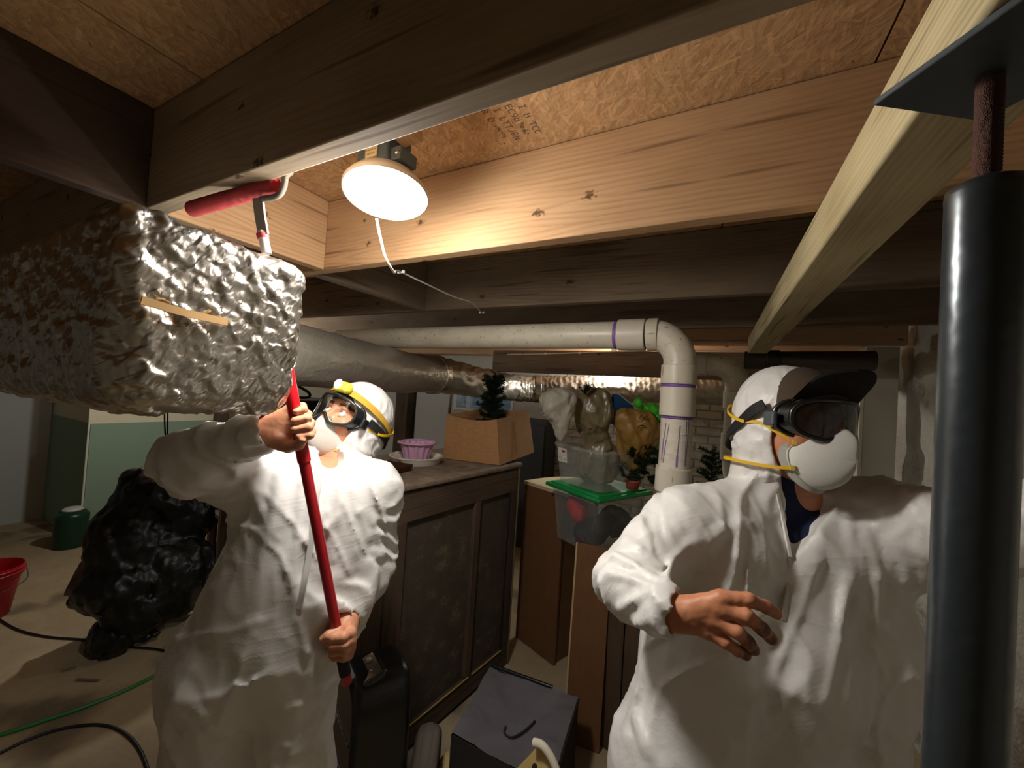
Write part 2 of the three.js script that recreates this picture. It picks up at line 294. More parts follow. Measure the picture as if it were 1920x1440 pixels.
// ---------------------------------------------------------------- the room
const JB = CAM_H + 0.376, JT = JB + 0.235, XR = 0.95, ZB = -3.95, XL = -5.9, XG = -4.9, ZG = -1.33, ZF = 2.6;
struct('floor', boxUV(new THREE.BoxGeometry(8.2, 0.12, 8.2), 'x').translate(-2.5, -0.06, -0.9), M.floor);
// ceiling: oriented-strand boards lie on the joists, each board its own piece
const ceil = struct('ceiling', new THREE.BoxGeometry(8.2, 0.02, 8.2).translate(-2.5, JT + 0.035, -0.9), M.osb);
T.osbPrint = ctex(1024, 1024, (g, w, h) => {
  osbDraw(g, w, h, 16000);
  g.save(); g.translate(0.618 * w, 0.552 * h); g.fillStyle = '#3d2a1c'; g.globalAlpha = 0.75; g.font = 'bold 20px monospace'; g.textAlign = 'center';
  g.fillText('\u2014 I H TCC', 2, -32); g.fillText('EC9d', -14, -9); g.fillText('I LTTJRN', 10, 15); g.fillText('R D', -26, 38);
  g.globalAlpha = 0.5; for (let i = 0; i < 26; i++) { g.fillRect(14 + rnd(0, 34), -23 + rnd(0, 13), rnd(2, 6), rnd(2, 5)); g.fillRect(-2 + rnd(0, 44), 25 + rnd(0, 12), rnd(2, 6), rnd(1, 4)); }
  g.restore();
}, { size: [1.2, 1.2], wrap: false });
const osbPrint = std({ map: T.osbPrint, bumpMap: T.osb, bumpScale: 0.0015, roughness: 0.8 });
for (const [x0, x1, z0, z1] of [[-6.1, -3.64, -1.2, -0.006], [-3.636, -0.982, -1.2, -0.006], [-0.978, 0.222, -1.2, -0.006], [0.226, 1.3, -1.2, -0.006],
  [-6.1, -2.44, -2.42, -1.204], [-2.436, 0, -2.42, -1.204], [0.004, 1.3, -2.42, -1.204], [-6.1, -2.44, -4.3, -2.424], [-2.436, 1.3, -4.3, -2.424], [-6.1, -2.44, 0, 2.7], [-2.436, 1.3, 0, 2.7]]) {
  const w = x1 - x0, d = z1 - z0, g = new THREE.BoxGeometry(w, 0.022, d), print = x0 === -0.978;
  boxUV(g, 'x', [rnd(0, 4), rnd(0, 4)]);
  if (print) { const p = g.attributes.position, uv = g.attributes.uv; for (let i = 0; i < p.count; i++) uv.setXY(i, -(p.getZ(i) - 0.603), p.getX(i) + 0.596); }
  part('osb_panel', g.translate((x0 + x1) / 2, JT + 0.013, (z0 + z1) / 2), print ? osbPrint : M.osb, ceil, print ? 'wood-strand board with a dark mill stamp' : undefined);
}
// outer walls, with thickness
const wallL = struct('wall_left', spanBox(XL - 0.15, XL, 0, JT + 0.02, ZG, ZF + 0.15, 0), std({ color: 0xb4b8b4, bumpMap: T.masonry, bumpScale: 0.002, roughness: 0.9 }));
struct('wall_front', spanBox(XL - 0.15, XR + 0.3, 0, JT + 0.02, ZF, ZF + 0.15, 0), M.whitewash);
const matGreen = std({ color: 0x87a08c, bumpMap: T.masonry, bumpScale: 0.002, roughness: 0.85 }), matCream = std({ color: 0xd9d4b8, bumpMap: T.masonry, bumpScale: 0.002, roughness: 0.85 });
const wallG = struct('wall_corner', spanBox(XL - 0.15, XG - 0.01, 0, JT + 0.02, ZB - 0.15, ZG - 0.01, 0), matCream);
part('painted_band', spanBox(XG - 0.012, XG, 0.02, 1.045, ZB, ZG, 0), matGreen, wallG, 'green painted lower band of the wall');
part('painted_band', spanBox(XL, XG, 0.02, 1.045, ZG - 0.012, ZG, 0), matGreen, wallG, 'green painted lower band of the wall');
part('corner_bead', spanBox(XG - 0.008, XG + 0.006, 0, JT, ZG - 0.008, ZG + 0.006, 0.002, 'y'), std({ color: 0xcfd4c2, roughness: 0.5 }), wallG, 'pale corner bead');
struct('baseboard_left', spanBox(XG, XG + 0.012, 0, 0.02, ZB, ZG, 0), M.rubber);
// back wall with a small window opening; whitewashed bricks stand proud where they can be told apart
const WX0 = -2.86, WX1 = -2.02, WY0 = 1.31, WY1 = 1.78;
const wallB = struct('wall_back', merge([spanBox(XG, WX0, 0, JT + 0.02, ZB - 0.2, ZB, 0), spanBox(WX1, XR + 0.3, 0, JT + 0.02, ZB - 0.2, ZB, 0), spanBox(WX0, WX1, 0, WY0, ZB - 0.2, ZB, 0), spanBox(WX0, WX1, WY1, JT + 0.02, ZB - 0.2, ZB, 0)]), M.mortar);
const brickG = [0, 1, 2].map((k) => { const g = new RoundedBoxGeometry(0.2, 0.064, 0.02, 1, 0.006), p = g.attributes.position; for (let i = 0; i < p.count; i++) p.setZ(i, p.getZ(i) + (p.getZ(i) > 0 ? 0.003 * noise(p.getX(i) * 20, p.getY(i) * 30, k * 7) : 0)); g.computeVertexNormals(); return boxUV(g, 'x', [k * 0.7, k * 0.4]); });
for (let r = 0; r < 24; r++) for (let c = 0; c < 12; c++) {
  const x = -1.5 + c * 0.212 + (r % 2) * 0.106, y = 0.42 + r * 0.0755; if (x > XR - 0.1 || y > JT - 0.1) continue;
  const m = new THREE.Mesh(brickG[(r * 7 + c * 3) % 3], M.brick); m.position.set(x, y, ZB + 0.004 + rnd(-0.002, 0.003)); m.rotation.z = rnd(-0.008, 0.008); m.name = partName(wallB, 'brick'); m.castShadow = m.receiveShadow = true; wallB.add(m);
}
// window: frame, sash, pane; a sided house wall and a shrub stand outside
const win = struct('window_1', merge([spanBox(WX0, WX1, WY0, WY0 + 0.03, ZB - 0.16, ZB + 0.02), spanBox(WX0, WX1, WY1 - 0.03, WY1, ZB - 0.16, ZB + 0.012), spanBox(WX0, WX0 + 0.05, WY0 + 0.03, WY1 - 0.03, ZB - 0.16, ZB + 0.012, 0.003, 'y'), spanBox(WX1 - 0.03, WX1, WY0 + 0.03, WY1 - 0.03, ZB - 0.16, ZB + 0.012, 0.003, 'y')]), std({ color: 0xc9cbc6, roughness: 0.6 }));
part('mullion', spanBox(-2.72, -2.66, WY0 + 0.03, WY1 - 0.03, ZB - 0.12, ZB - 0.06, 0.003, 'y'), std({ color: 0xb7bab6, roughness: 0.6 }), win);
part('pane', spanBox(WX0 + 0.05, WX1 - 0.03, WY0 + 0.03, WY1 - 0.03, ZB - 0.1, ZB - 0.096, 0), phys({ color: 0xffffff, transmission: 1, thickness: 0, roughness: 0.05 }), win);
const house = thing('house_siding', 'pale blue clapboard house wall seen outside through the small basement window', 'wall', V(-2.6, 1.1, ZB - 1.3));
const sid = std({ color: 0xb9c8d6, roughness: 0.7 });
for (let i = 0; i < 12; i++) part('clapboard', block(4, 0.105, 0.02, 0.004).rotateX(0.12).translate(0, 0.05 + i * 0.1, 0), sid, house);
part('backing', spanBox(-2, 2, -1.1, 1.3, -0.06, -0.02, 0), sid, house);
const wellShrub = thing('window_shrub', 'bright green leaves of a plant outside the basement window', 'plant', V(-2.12, 1.22, ZB - 0.42));
{ const leaf = []; for (let i = 0; i < 46; i++) { const g = new THREE.SphereGeometry(0.03, 8, 6).scale(1, 0.12, 0.5).rotateZ(rnd(-1, 1)).rotateY(rnd(0, 6.3)).translate(rnd(-0.13, 0.08), rnd(0.02, 0.17), rnd(-0.06, 0.06)); leaf.push(g); }
  part('leaves', merge(leaf), std({ color: 0x8fd634, roughness: 0.6 }), wellShrub); part('stem', rod(V(0, -0.1, 0), V(0, 0.12, 0), 0.006), std({ color: 0x5c4a2a }), wellShrub); }
struct('ground_outside', spanBox(-6, 2, 1.0, 1.1, ZB - 3.4, ZB - 0.2, 0), std({ color: 0x6f6a5c, roughness: 1 }));
// right foundation wall, rough and whitewashed
{
  const g = grid(150, 60, (u, v) => { const z = lerp(-3.95, 2.6, u), y = lerp(0, JT, v), big = fbm(z * 2.2, y * 2.2, 3, 4), st = ridge(z * 2.6, y * 3.4, 9); return V(XR - 0.03 * big - 0.022 * sstep(st, 0.2, 0.8), y, z); });
  const uv = g.attributes.uv; for (let i = 0; i < uv.count; i++) uv.setXY(i, uv.getX(i) * 6.5, uv.getY(i) * 2.2);
  const body = boxUV(spanBox(XR + 0.05, XR + 0.3, 0, JT + 0.02, ZB - 0.2, ZF + 0.15, 0), 'z');
  const top = quadSlab(V(XR - 0.03, JT, ZF), V(XR + 0.05, JT, ZF), V(XR + 0.05, JT, ZB), V(XR - 0.03, JT, ZB), 0.01);
  struct('wall_right', merge([g, body, top]), M.whitewash);
}

// ---------------------------------------------------------------- floor joists and blocking
function joist(z, x0, x1, mat, label) { const o = part('floor_joist', spanBox(x0, x1, JB, JT, z - 0.019, z + 0.019, 0.003), mat, scene); return tag(o, label, 'joist'); }
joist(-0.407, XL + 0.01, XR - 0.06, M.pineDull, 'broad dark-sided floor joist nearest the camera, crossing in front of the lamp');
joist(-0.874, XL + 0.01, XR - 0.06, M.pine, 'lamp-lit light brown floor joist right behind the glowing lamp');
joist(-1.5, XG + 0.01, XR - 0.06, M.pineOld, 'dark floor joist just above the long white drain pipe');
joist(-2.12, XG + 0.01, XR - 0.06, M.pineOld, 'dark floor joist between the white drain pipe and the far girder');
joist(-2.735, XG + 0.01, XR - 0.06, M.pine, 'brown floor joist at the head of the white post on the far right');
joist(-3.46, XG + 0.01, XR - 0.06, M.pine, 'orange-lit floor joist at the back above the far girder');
function blocking(x, z0, z1, mat, label) { tag(part('joist_blocking', spanBox(x - 0.019, x + 0.019, JB, JT, z0, z1, 0.002, 'z'), mat, scene), label, 'blocking'); }
blocking(-1.215, -0.854, -0.427, M.pine, 'light wooden blocking board closing the lamp-lit joist bay at its left end');
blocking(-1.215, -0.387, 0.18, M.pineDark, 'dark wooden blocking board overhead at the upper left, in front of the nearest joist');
blocking(-1.30, -1.48, -0.894, M.pineOld, 'dark blocking board between the lit joist and the drain pipe joist');

// treated beam below the joists
{
  const b = thing('support_beam', 'pale greenish treated timber running under the joists from the steel post to the back', 'beam', V(0.2, JB - 0.0445, -0.9));
  const g = block(0.089, 0.087, 3.0, 0.006, 'z', 2); const p = g.attributes.position; for (let i = 0; i < p.count; i++) { const z = p.getZ(i); p.setX(i, p.getX(i) + 0.002 * noise(z * 6, p.getY(i) * 30, 1)); }
  part('timber', g, M.treated, b);
}
// dropped girder at the back
tag(part('girder', spanBox(-1.75, XR - 0.05, 1.745, 1.932, -3.05, -2.96, 0.004), M.pineOld, scene), 'flat brown wooden girder hung low across the back above the foil duct', 'beam');
// boxed white post, far right
{
  const g = thing('white_post', 'greyish white boxed wooden post between the right person\'s mask and the stone wall', 'post', V(0.80, 0, -2.8));
  part('post_shaft', block(0.135, JB - 0.002, 0.12, 0.003, 'y').translate(0, (JB - 0.002) / 2, 0), std({ color: 0xb9b4a4, bumpMap: T.pineOld, bumpScale: 0.001, roughness: 0.8 }), g);
  part('trim_board', block(0.016, JB - 0.03, 0.08, 0.002, 'y').translate(-0.0765, (JB - 0.03) / 2, 0.02), std({ color: 0xd9d2bd, roughness: 0.8 }), g);
}
// white panels and dark post on the back wall, left of the window
function flatThing(name, label, cat, x0, x1, y0, y1, z0, z1, mat, axis = 'x') { const o = part(name, spanBox(x0, x1, y0, y1, z0, z1, 0.003, axis), mat, scene); return tag(o, label, cat); }
flatThing('wall_panel', 'large white wall panel behind the left person\'s headlamp', 'panel', -4.86, -3.72, 0.0, 1.9, -3.93, -3.9, std({ color: 0xc4c2bb, bumpMap: T.masonry, bumpScale: 0.002, roughness: 0.8 }), 'y');
flatThing('wall_panel', 'white wall panel between the dark post and the small window', 'panel', -3.42, -2.9, 0.0, 1.6, -3.93, -3.9, std({ color: 0xb9b8b2, bumpMap: T.masonry, bumpScale: 0.002, roughness: 0.8 }), 'y');
flatThing('wooden_post', 'dark wooden post standing between two white wall panels', 'post', -3.66, -3.46, 0, JB, -3.92, -3.78, M.darkwood, 'y');
{
  const g = thing('grey_locker', 'dark grey metal locker standing by the back wall behind the cardboard box', 'locker', V(-1.78, 0, -3.74));
  const gm = std({ color: 0x3e3f3f, metalness: 0.2, roughness: 0.6 });
  part('carcass', block(0.66, 1.3, 0.3, 0.006, 'y').translate(0, 0.65, 0), gm, g);
  for (const s of [-1, 1]) { const d = part('door', block(0.31, 1.22, 0.016, 0.004, 'y').translate(s * 0.162, 0.65, 0.159), gm, g); part('handle', block(0.015, 0.1, 0.02, 0.004).translate(s * 0.03, 0.75, 0.175), M.steel, d); }
}
// steel jack post
{
  const g = thing('jack_post', 'dark steel jack post in the right foreground with a rusty screw and top plate', 'post', V(0.1885, 0, -0.446));
  const R = 0.0229, TT = 1.765;
  part('tube', lathe([[0, 0.01], [R, 0.01], [R, TT - 0.016], [R * 1.015, TT - 0.01], [R * 0.98, TT - 0.004], [R * 0.7, TT], [0, TT]], 64, true), M.blacksteel, g);
  part('base_plate', block(0.13, 0.01, 0.13, 0.002).translate(0, 0.005, 0), M.steel, g);
  const prof = []; for (let i = 0; i <= 60; i++) prof.push([i % 2 ? 0.0083 : 0.0077, TT + (1.8535 - TT) * i / 60]); prof.push([0, 1.8535]); prof.unshift([0, TT]);
  part('screw', lathe(prof, 32), M.rust, g);
  const sh = new THREE.Shape(); sh.moveTo(-0.055, -0.055); sh.lineTo(0.055, -0.055); sh.lineTo(0.055, 0.055); sh.lineTo(-0.055, 0.055); sh.closePath();
  for (const [hx, hy] of [[-0.045, 0.03], [0.045, -0.03]]) { const h = new THREE.Path(); h.absellipse(hx, hy, 0.003, 0.009, 0, 6.283, true); sh.holes.push(h); }
  const pl = new THREE.ExtrudeGeometry(sh, { depth: 0.0045, bevelEnabled: true, bevelSize: 0.0008, bevelThickness: 0.0008, bevelSegments: 1 }).rotateX(-Math.PI / 2).rotateY(0.571);
  part('top_plate', pl.translate(0.006, 1.8515, 0.013), M.steel, g);
}
// ---------------------------------------------------------------- the work lamp
{
  const c = V(-0.651, CAM_H + 0.413, -0.600), g = thing('ceiling_lamp', 'glowing round ceiling lamp hanging under a grey electrical box between two joists', 'lamp', V(c.x, c.y, c.z));
  const tilt = new THREE.Euler(-0.13, 0, 0.13, 'XYZ'), R = (q) => { q.scale(0.95, 0.95, 0.95).applyMatrix4(new THREE.Matrix4().makeRotationFromEuler(tilt)); return q; };
  part('lamp_body', R(lathe([[0.036, 0.04], [0.06, 0.039], [0.078, 0.028], [0.09, 0.012], [0.095, 0.004], [0.095, -0.004], [0.0915, -0.004]], 64)), std({ color: 0xd9c9b4, roughness: 0.55 }), g, 'cream lamp housing');
  part('diffuser', R(lathe([[0, -0.021], [0.04, -0.018], [0.07, -0.011], [0.086, -0.004], [0.0912, 0.001], [0.0912, 0.004]], 64)), std({ color: 0xffffff, emissive: new THREE.Color(1, 0.95, 0.86), emissiveIntensity: 7, roughness: 0.6 }), g, 'white glowing diffuser');
  const bm = std({ color: 0x566066, roughness: 0.55, metalness: 0.1 });
  const box = part('junction_box', block(0.088, 0.125, 0.07, 0.006).translate(0.0, 0.098, 0.012), bm, g, 'blue-grey electrical box');
  part('box_ear', block(0.03, 0.028, 0.05, 0.004).translate(0.056, 0.058, 0.012), bm, box); part('screw', new THREE.SphereGeometry(0.006, 12, 8).translate(0.064, 0.054, 0.038), std({ color: 0xd0d0d0, metalness: 1, roughness: 0.3 }), box);
  const lab = ctex(128, 128, (q, w, h) => { q.fillStyle = '#d8c193'; q.fillRect(0, 0, w, h); q.strokeStyle = '#8a7146'; q.lineWidth = 5; q.strokeRect(3, 3, w - 6, h - 6); q.fillStyle = '#6d5836'; for (let i = 0; i < 5; i++) for (let x = 14; x < 104; x += 12) q.fillRect(x, 18 + i * 20, rnd(4, 10), 7); }, { wrap: false });
  part('rating_label', boxUVunit(new THREE.BoxGeometry(0.036, 0.05, 0.001).rotateY(0).translate(0.0, 0.077, 0.048)), std({ map: lab, roughness: 0.7 }), box, 'beige rating label');
  part('mounting_block', block(0.05, 0.06, 0.085, 0.003, 'z').translate(0.076, 0.115, 0.05), M.pine, g, 'small wooden mounting block');
  const A = 0.15, D = new THREE.RectAreaLight(WARM, LAMP_DOWN / (A * A), A, A); D.position.set(0, -0.024, 0).applyEuler(tilt); g.add(D); D.lookAt(V(0, -1, 0).applyEuler(tilt).add(g.position).addScaledVector(V(0, -0.024, 0), 1));
  const L = new THREE.PointLight(WARM, LAMP_SIDE, 0, 2); L.position.set(0, -0.06, 0).applyEuler(tilt); L.castShadow = true; L.shadow.radius = 2.4; L.shadow.mapSize.set(2048, 2048); L.shadow.bias = -0.001; g.add(L);
}
function boxUVunit(g) { return g; }
function bulbLamp(name, label, pos, power, stem = 0.06) {
  const g = thing(name, label, 'lamp', pos);
  part('lamp_holder', lathe([[0.055, stem + 0.02], [0.055, stem + 0.008], [0.03, stem - 0.002], [0.022, 0.035], [0.02, 0.03], [0, 0.03]], 32), std({ color: 0xd8d2c4, roughness: 0.4 }), g);
  part('bulb', lathe([[0, -0.045], [0.02, -0.04], [0.03, -0.02], [0.029, 0], [0.018, 0.022], [0.014, 0.032]], 32), std({ color: 0xffffff, emissive: new THREE.Color(1, 0.9, 0.75), emissiveIntensity: 6 }), g);
  const L = new THREE.PointLight(WARM, power, 0, 2); L.position.set(0, -0.07, 0); L.castShadow = true; L.shadow.radius = 1.5; L.shadow.mapSize.set(1024, 1024); L.shadow.bias = -0.001; g.add(L);
  return g;
}
bulbLamp('bulb_lamp', 'bare bulb in a holder above the foil duct at the back, hidden by the girder', V(-0.75, 1.885, -3.26), REAR_POWER, 0.275);
bulbLamp('bulb_lamp', 'bare bulb under the joists above the wooden rack, hidden by the foil duct box', V(-3.4, JB - 0.085, -1.5), SIDE_POWER, 0.065);

// lamp cord, stapled along the joists
{
  const a = V(-0.712, CAM_H + 0.405, -0.585);
  const pts = [at(706, 410, 0.86), at(712, 440, 0.875), at(722, 480, 0.90), at(735, 505, 0.94), onY(752, 510, JB - 0.004)];
  const pts2 = [onY(752, 510, JB - 0.004), at(790, 528, 1.38), at(850, 556, 1.58), at(885, 568, 1.70), onY(903, 586, JB - 0.006)];
  const g = thing('lamp_cord', 'thin white cord looping down from the lamp and stapled under the joists', 'cord', pts[4].clone());
  wpart('cord', tube(pts.concat(pts2.slice(1)), 0.0028, 120, 8), std({ color: 0xb9b0a2, roughness: 0.7 }), g);
  const st = (p) => wpart('staple', merge([block(0.022, 0.004, 0.006, 0.001).translate(p.x, p.y - 0.002, p.z), block(0.006, 0.01, 0.008, 0.001).translate(p.x - 0.01, p.y, p.z), block(0.006, 0.01, 0.008, 0.001).translate(p.x + 0.01, p.y, p.z)]), std({ color: 0xe0dcd0, roughness: 0.5 }), g);
  st(onY(752, 510, JB - 0.004)); st(onY(903, 586, JB - 0.004));
}
// white drain pipes
const pipeSec = (pts, r, n = 40, m = 40) => { const c = curve(pts), L = c.getLength(); return metresTube(new THREE.TubeGeometry(c, n, r, m, false), L, 6.283 * r); };
function coupling(a, b, r) {                                                                // a hub with rounded mouths
  const L = b.clone().sub(a).length(), g = lathe([[r * 0.9, 0], [r, 0], [r * 1.015, 0.004], [r * 1.015, L - 0.004], [r, L], [r * 0.9, L]], 48);
  const uv = g.attributes.uv; for (let i = 0; i < uv.count; i++) uv.setXY(i, uv.getX(i) * 6.283 * r, uv.getY(i) * L);
  g.applyQuaternion(new THREE.Quaternion().setFromUnitVectors(V(0, 1, 0), b.clone().sub(a).normalize())); return g.translate(a.x, a.y, a.z);
}
T.drips = ctex(512, 512, (g, w, h) => {
  g.fillStyle = '#d9d2c2'; g.fillRect(0, 0, w, h); for (let i = 0; i < 900; i++) { g.globalAlpha = rnd(0.04, 0.14); g.fillStyle = rnd() > 0.5 ? '#b3a78f' : '#ece6d8'; g.beginPath(); g.arc(rnd(0, w), rnd(0, h), rnd(2, 22), 0, 7); g.fill(); }
  g.globalAlpha = 0.8; g.lineCap = 'round';
  for (const [x, y0, y1, b, wd] of [[207, 60, 250, -12, 6], [226, 62, 200, -10, 5], [196, 200, 400, -8, 10], [214, 210, 420, -14, 6], [283, 70, 430, -8, 6], [276, 340, 440, 0, 12], [334, 20, 420, -8, 6], [318, 30, 430, 4, 5], [286, 160, 150, 46, 5], [60, 60, 300, 6, 6], [420, 60, 360, -6, 6]]) {
    g.strokeStyle = wd > 8 ? '#8a62a8' : '#5d4568'; g.lineWidth = wd; g.beginPath(); g.moveTo(x, y0); g.quadraticCurveTo(x + b * 0.4, (y0 + y1) / 2, x + b, y1); g.stroke();
  }
  g.globalAlpha = 1;
}, { wrap: false });
{
  const ZP = -1.53, YP = CAM_H + 0.252, R = 0.0535, g = thing('drain_pipe', 'thick white plastic drain pipe running across the room and turning down with purple primer drips', 'pipe', V(-0.112, 0, ZP));
  const lo = (x) => V(x, YP + 0.004 * (x + 0.1), ZP), XV = -0.112;
  wpart('pipe_run', pipeSec([lo(-1.95), lo(-1.4), lo(-0.8), lo(-0.3)], R, 60), M.pvc, g);
  const hub = wpart('coupling', coupling(lo(-0.338), lo(-0.236), R * 1.12), M.pvc, g);
  wpart('primer_band', coupling(lo(-0.352), lo(-0.338), R * 1.012), M.primer, hub, 'purple primer ring');
  const el = []; for (let i = 0; i <= 12; i++) { const a = i / 12 * Math.PI / 2, q = 0.105; el.push(V(XV - q + q * Math.sin(a), YP - q + q * Math.cos(a), ZP)); }
  wpart('elbow', merge([coupling(lo(-0.228), lo(-0.19), R * 1.13), pipeSec([lo(-0.232), ...el, V(XV, YP - 0.13, ZP)], R * 1.04, 48), coupling(V(XV, YP - 0.115, ZP), V(XV, YP - 0.185, ZP), R * 1.14)]), M.pvc, g);
  const c2 = wpart('coupling', coupling(V(XV, YP - 0.196, ZP), V(XV, YP - 0.3, ZP), R * 1.12), M.pvc, g);
  wpart('primer_band', coupling(V(XV, YP - 0.182, ZP), V(XV, YP - 0.197, ZP), R * 1.06), M.primer, c2, 'purple primer ring');
  wpart('primer_band', coupling(V(XV, YP - 0.3, ZP), V(XV, YP - 0.31, ZP), R * 1.012), M.primer, c2, 'purple primer ring');
  const fall = rod(V(XV, YP - 0.505, ZP), V(XV, YP - 0.305, ZP), R, R, 48, false); { const uv = fall.attributes.uv, p = fall.attributes.position; for (let i = 0; i < uv.count; i++) uv.setXY(i, Math.atan2(p.getX(i) - XV, p.getZ(i) - ZP) / 6.283 + 0.5, (p.getY(i) - (YP - 0.505)) / 0.2); }
  wpart('pipe_drop', fall, phys({ map: T.drips, roughness: 0.4, clearcoat: 0.2 }), g, 'pipe length with purple primer drips');
  wpart('coupling', coupling(V(XV, YP - 0.485, ZP), V(XV, YP - 0.575, ZP), R * 1.14), M.pvc, g);
  wpart('lower_bend', pipeSec([V(XV, YP - 0.565, ZP), V(XV + 0.003, YP - 0.65, ZP), V(XV + 0.05, YP - 0.75, ZP - 0.02), V(XV + 0.09, YP - 0.9, ZP - 0.03), V(XV + 0.09, 0, ZP - 0.03)], R, 60), M.pvc, g);
}
{
  const d0 = at(1385, 690, 1.74), XV = d0.x, ZP = d0.z, R = 0.048, YP = at(1345, 682, 1.74).y, g = thing('drain_pipe', 'second white drain pipe with an elbow, just behind the right person\'s hood', 'pipe', V(XV, 0, ZP));
  const lo = (x) => V(x, YP, ZP), el = []; for (let i = 0; i <= 12; i++) { const a = i / 12 * Math.PI / 2, q = 0.1; el.push(V(XV - q + q * Math.sin(a), YP - q + q * Math.cos(a), ZP)); }
  wpart('pipe_run', pipeSec([lo(XV - 0.24), lo(XV - 0.18), lo(XV - 0.13)], R, 20), M.pvc, g);
  wpart('coupling', coupling(lo(XV - 0.19), lo(XV - 0.13), R * 1.12), M.pvc, g);
  wpart('elbow', merge([pipeSec([lo(XV - 0.14), ...el, V(XV, YP - 0.12, ZP)], R * 1.04, 48), coupling(V(XV, YP - 0.12, ZP), V(XV, YP - 0.2, ZP), R * 1.13)]), M.pvc, g);
  wpart('pipe_drop', pipeSec([V(XV, YP - 0.19, ZP), V(XV, YP - 0.34, ZP)], R, 4), M.pvc, g);
  wpart('coupling', coupling(V(XV, YP - 0.31, ZP), V(XV, YP - 0.43, ZP), R * 1.15), M.pvc, g);
  wpart('lower_bend', pipeSec([V(XV, YP - 0.4, ZP), V(XV + 0.01, YP - 0.5, ZP), V(XV + 0.06, YP - 0.62, ZP), V(XV + 0.07, YP - 0.75, ZP), V(XV + 0.07, 0, ZP)], R, 60), M.pvc, g);
}
// foil-wrapped duct box at the left
{
  const x0 = -2.3, x1 = -0.752, yb = CAM_H - 0.077, yt = CAM_H + 0.235, z0 = -0.508, z1 = -0.218, c = V((x0 + x1) / 2, (yb + yt) / 2, (z0 + z1) / 2), h = V((x1 - x0) / 2, (yt - yb) / 2, (z1 - z0) / 2);
  const g = thing('foil_duct_box', 'big crinkled silver foil wrapped duct box at the left, reached by the red pole', 'duct', V(x1, yb, c.z));
  const crease = (X, Y, Z) => 0.0075 * facet(X * 23 + 0.6 * Y * 9, Y * 24 - Z * 8, Z * 27, 1) + 0.003 * facet(X * 60, Y * 58 + X * 12, Z * 62, 5) + 0.0016 * tri(Y * 8 + Z * 5 - X * 3 + 1.2 * noise(X * 5, Y * 5, Z * 5)) * sstep(noise(X * 7, Y * 7, Z * 7), 0, 0.3);
  const face = (nu, nv, fn) => grid(nu, nv, (u, v) => {
    const p = fn(u * 2 - 1, v * 2 - 1).multiply(h), r = lerp(0.056, 0.028, sstep(p.y / h.y, -0.7, 0.4)), q = V(clamp(p.x, -h.x + r, h.x - r), clamp(p.y, -h.y + r, h.y - r), clamp(p.z, -h.z + r, h.z - r)), n = p.clone().sub(q).normalize();
    const s = q.addScaledVector(n, r).add(c); s.addScaledVector(n, crease(s.x, s.y, s.z) + 0.006 * noise(s.x * 4, s.y * 5, s.z * 5 + 3)); if (p.y > 0) s.y += 0.07 * p.z * (p.y / h.y);
    return s;
  });
  const fs = [face(130, 150, (u, v) => V(1, v, -u)), face(420, 120, (u, v) => V(u, v, 1)), face(320, 100, (u, v) => V(u, -1, v)), face(200, 60, (u, v) => V(u, 1, -v)), face(200, 60, (u, v) => V(-u, v, -1)), face(20, 20, (u, v) => V(-1, v, u))];
  for (const f of fs) { const p = f.attributes.position, uv = f.attributes.uv; for (let i = 0; i < p.count; i++) uv.setXY(i, p.getX(i) + p.getZ(i), p.getY(i) + 0.7 * p.getZ(i)); }
  wpart('foil_wrap', merge(fs), M.foil, g);
  wpart('tape_strip', ribbon([V(x1 + 0.008, 1.669, -0.244), V(x1 + 0.01, 1.662, -0.291), V(x1 + 0.009, 1.658, -0.357)], [V(1, 0, 0), V(1, 0, 0), V(1, 0, 0)], 0.012, 0.004, 20), std({ color: 0xb8905a, roughness: 0.6 }), g, 'tan torn tape strip');
}
// insulated round duct, from the left foreground to the back wall and along it
{
  const pts = [at(380, 640, 1.12), at(470, 655, 1.27), at(560, 667, 1.45), at(660, 682, 1.76), at(750, 697, 2.12), at(830, 704, 2.55), at(895, 717, 3.02), at(950, 725, 3.38), at(1000, 729, 3.52), at(1070, 729, 3.46), at(1160, 729, 3.34), at(1250, 729, 3.2), at(1340, 731, 3.08), at(1430, 733, 2.97)];
  const g = thing('round_duct', 'long silver insulated round duct passing behind the left person to the back wall', 'duct', pts[4].clone());
  const c = curve(pts), N = 420, Mm = 72, fr = c.computeFrenetFrames(N, false);
  const sk = grid(Mm, N, (u, v) => {
    const i = Math.round(v * N), p = c.getPointAt(v), a = u * 6.28318, n = fr.normals[i].clone().multiplyScalar(Math.cos(a)).addScaledVector(fr.binormals[i], Math.sin(a)), L = v * c.getLength();
    const flex = v > 0.55 ? 0.0022 * Math.sin(L * 150 + 3 * noise(L * 6, n.x * 2, n.y * 2)) : 0, s = p.clone(), w = 0.004 * noise(s.x * 3 + n.x * 2, n.y * 2 + L * 3, n.z * 2) + (v > 0.34 ? 0.009 : 0.004) * ridge(L * (v > 0.55 ? 16 : 7) + n.x * 1.4, n.y * 2.2, n.z * 2.2 + 5) + flex;
    return p.addScaledVector(n, 0.113 + w);
  });
  const uv = sk.attributes.uv; for (let i = 0; i < uv.count; i++) uv.setXY(i, uv.getX(i) * 0.73, uv.getY(i) * c.getLength());
  wpart('foil_sleeve', sk, M.duct, g);
  for (const t of [0.30, 0.47, 0.60]) { const p = c.getPointAt(t), q = c.getPointAt(t + 0.012); wpart('tape_wrap', coupling(p, q, 0.124), M.foil, g); }
}
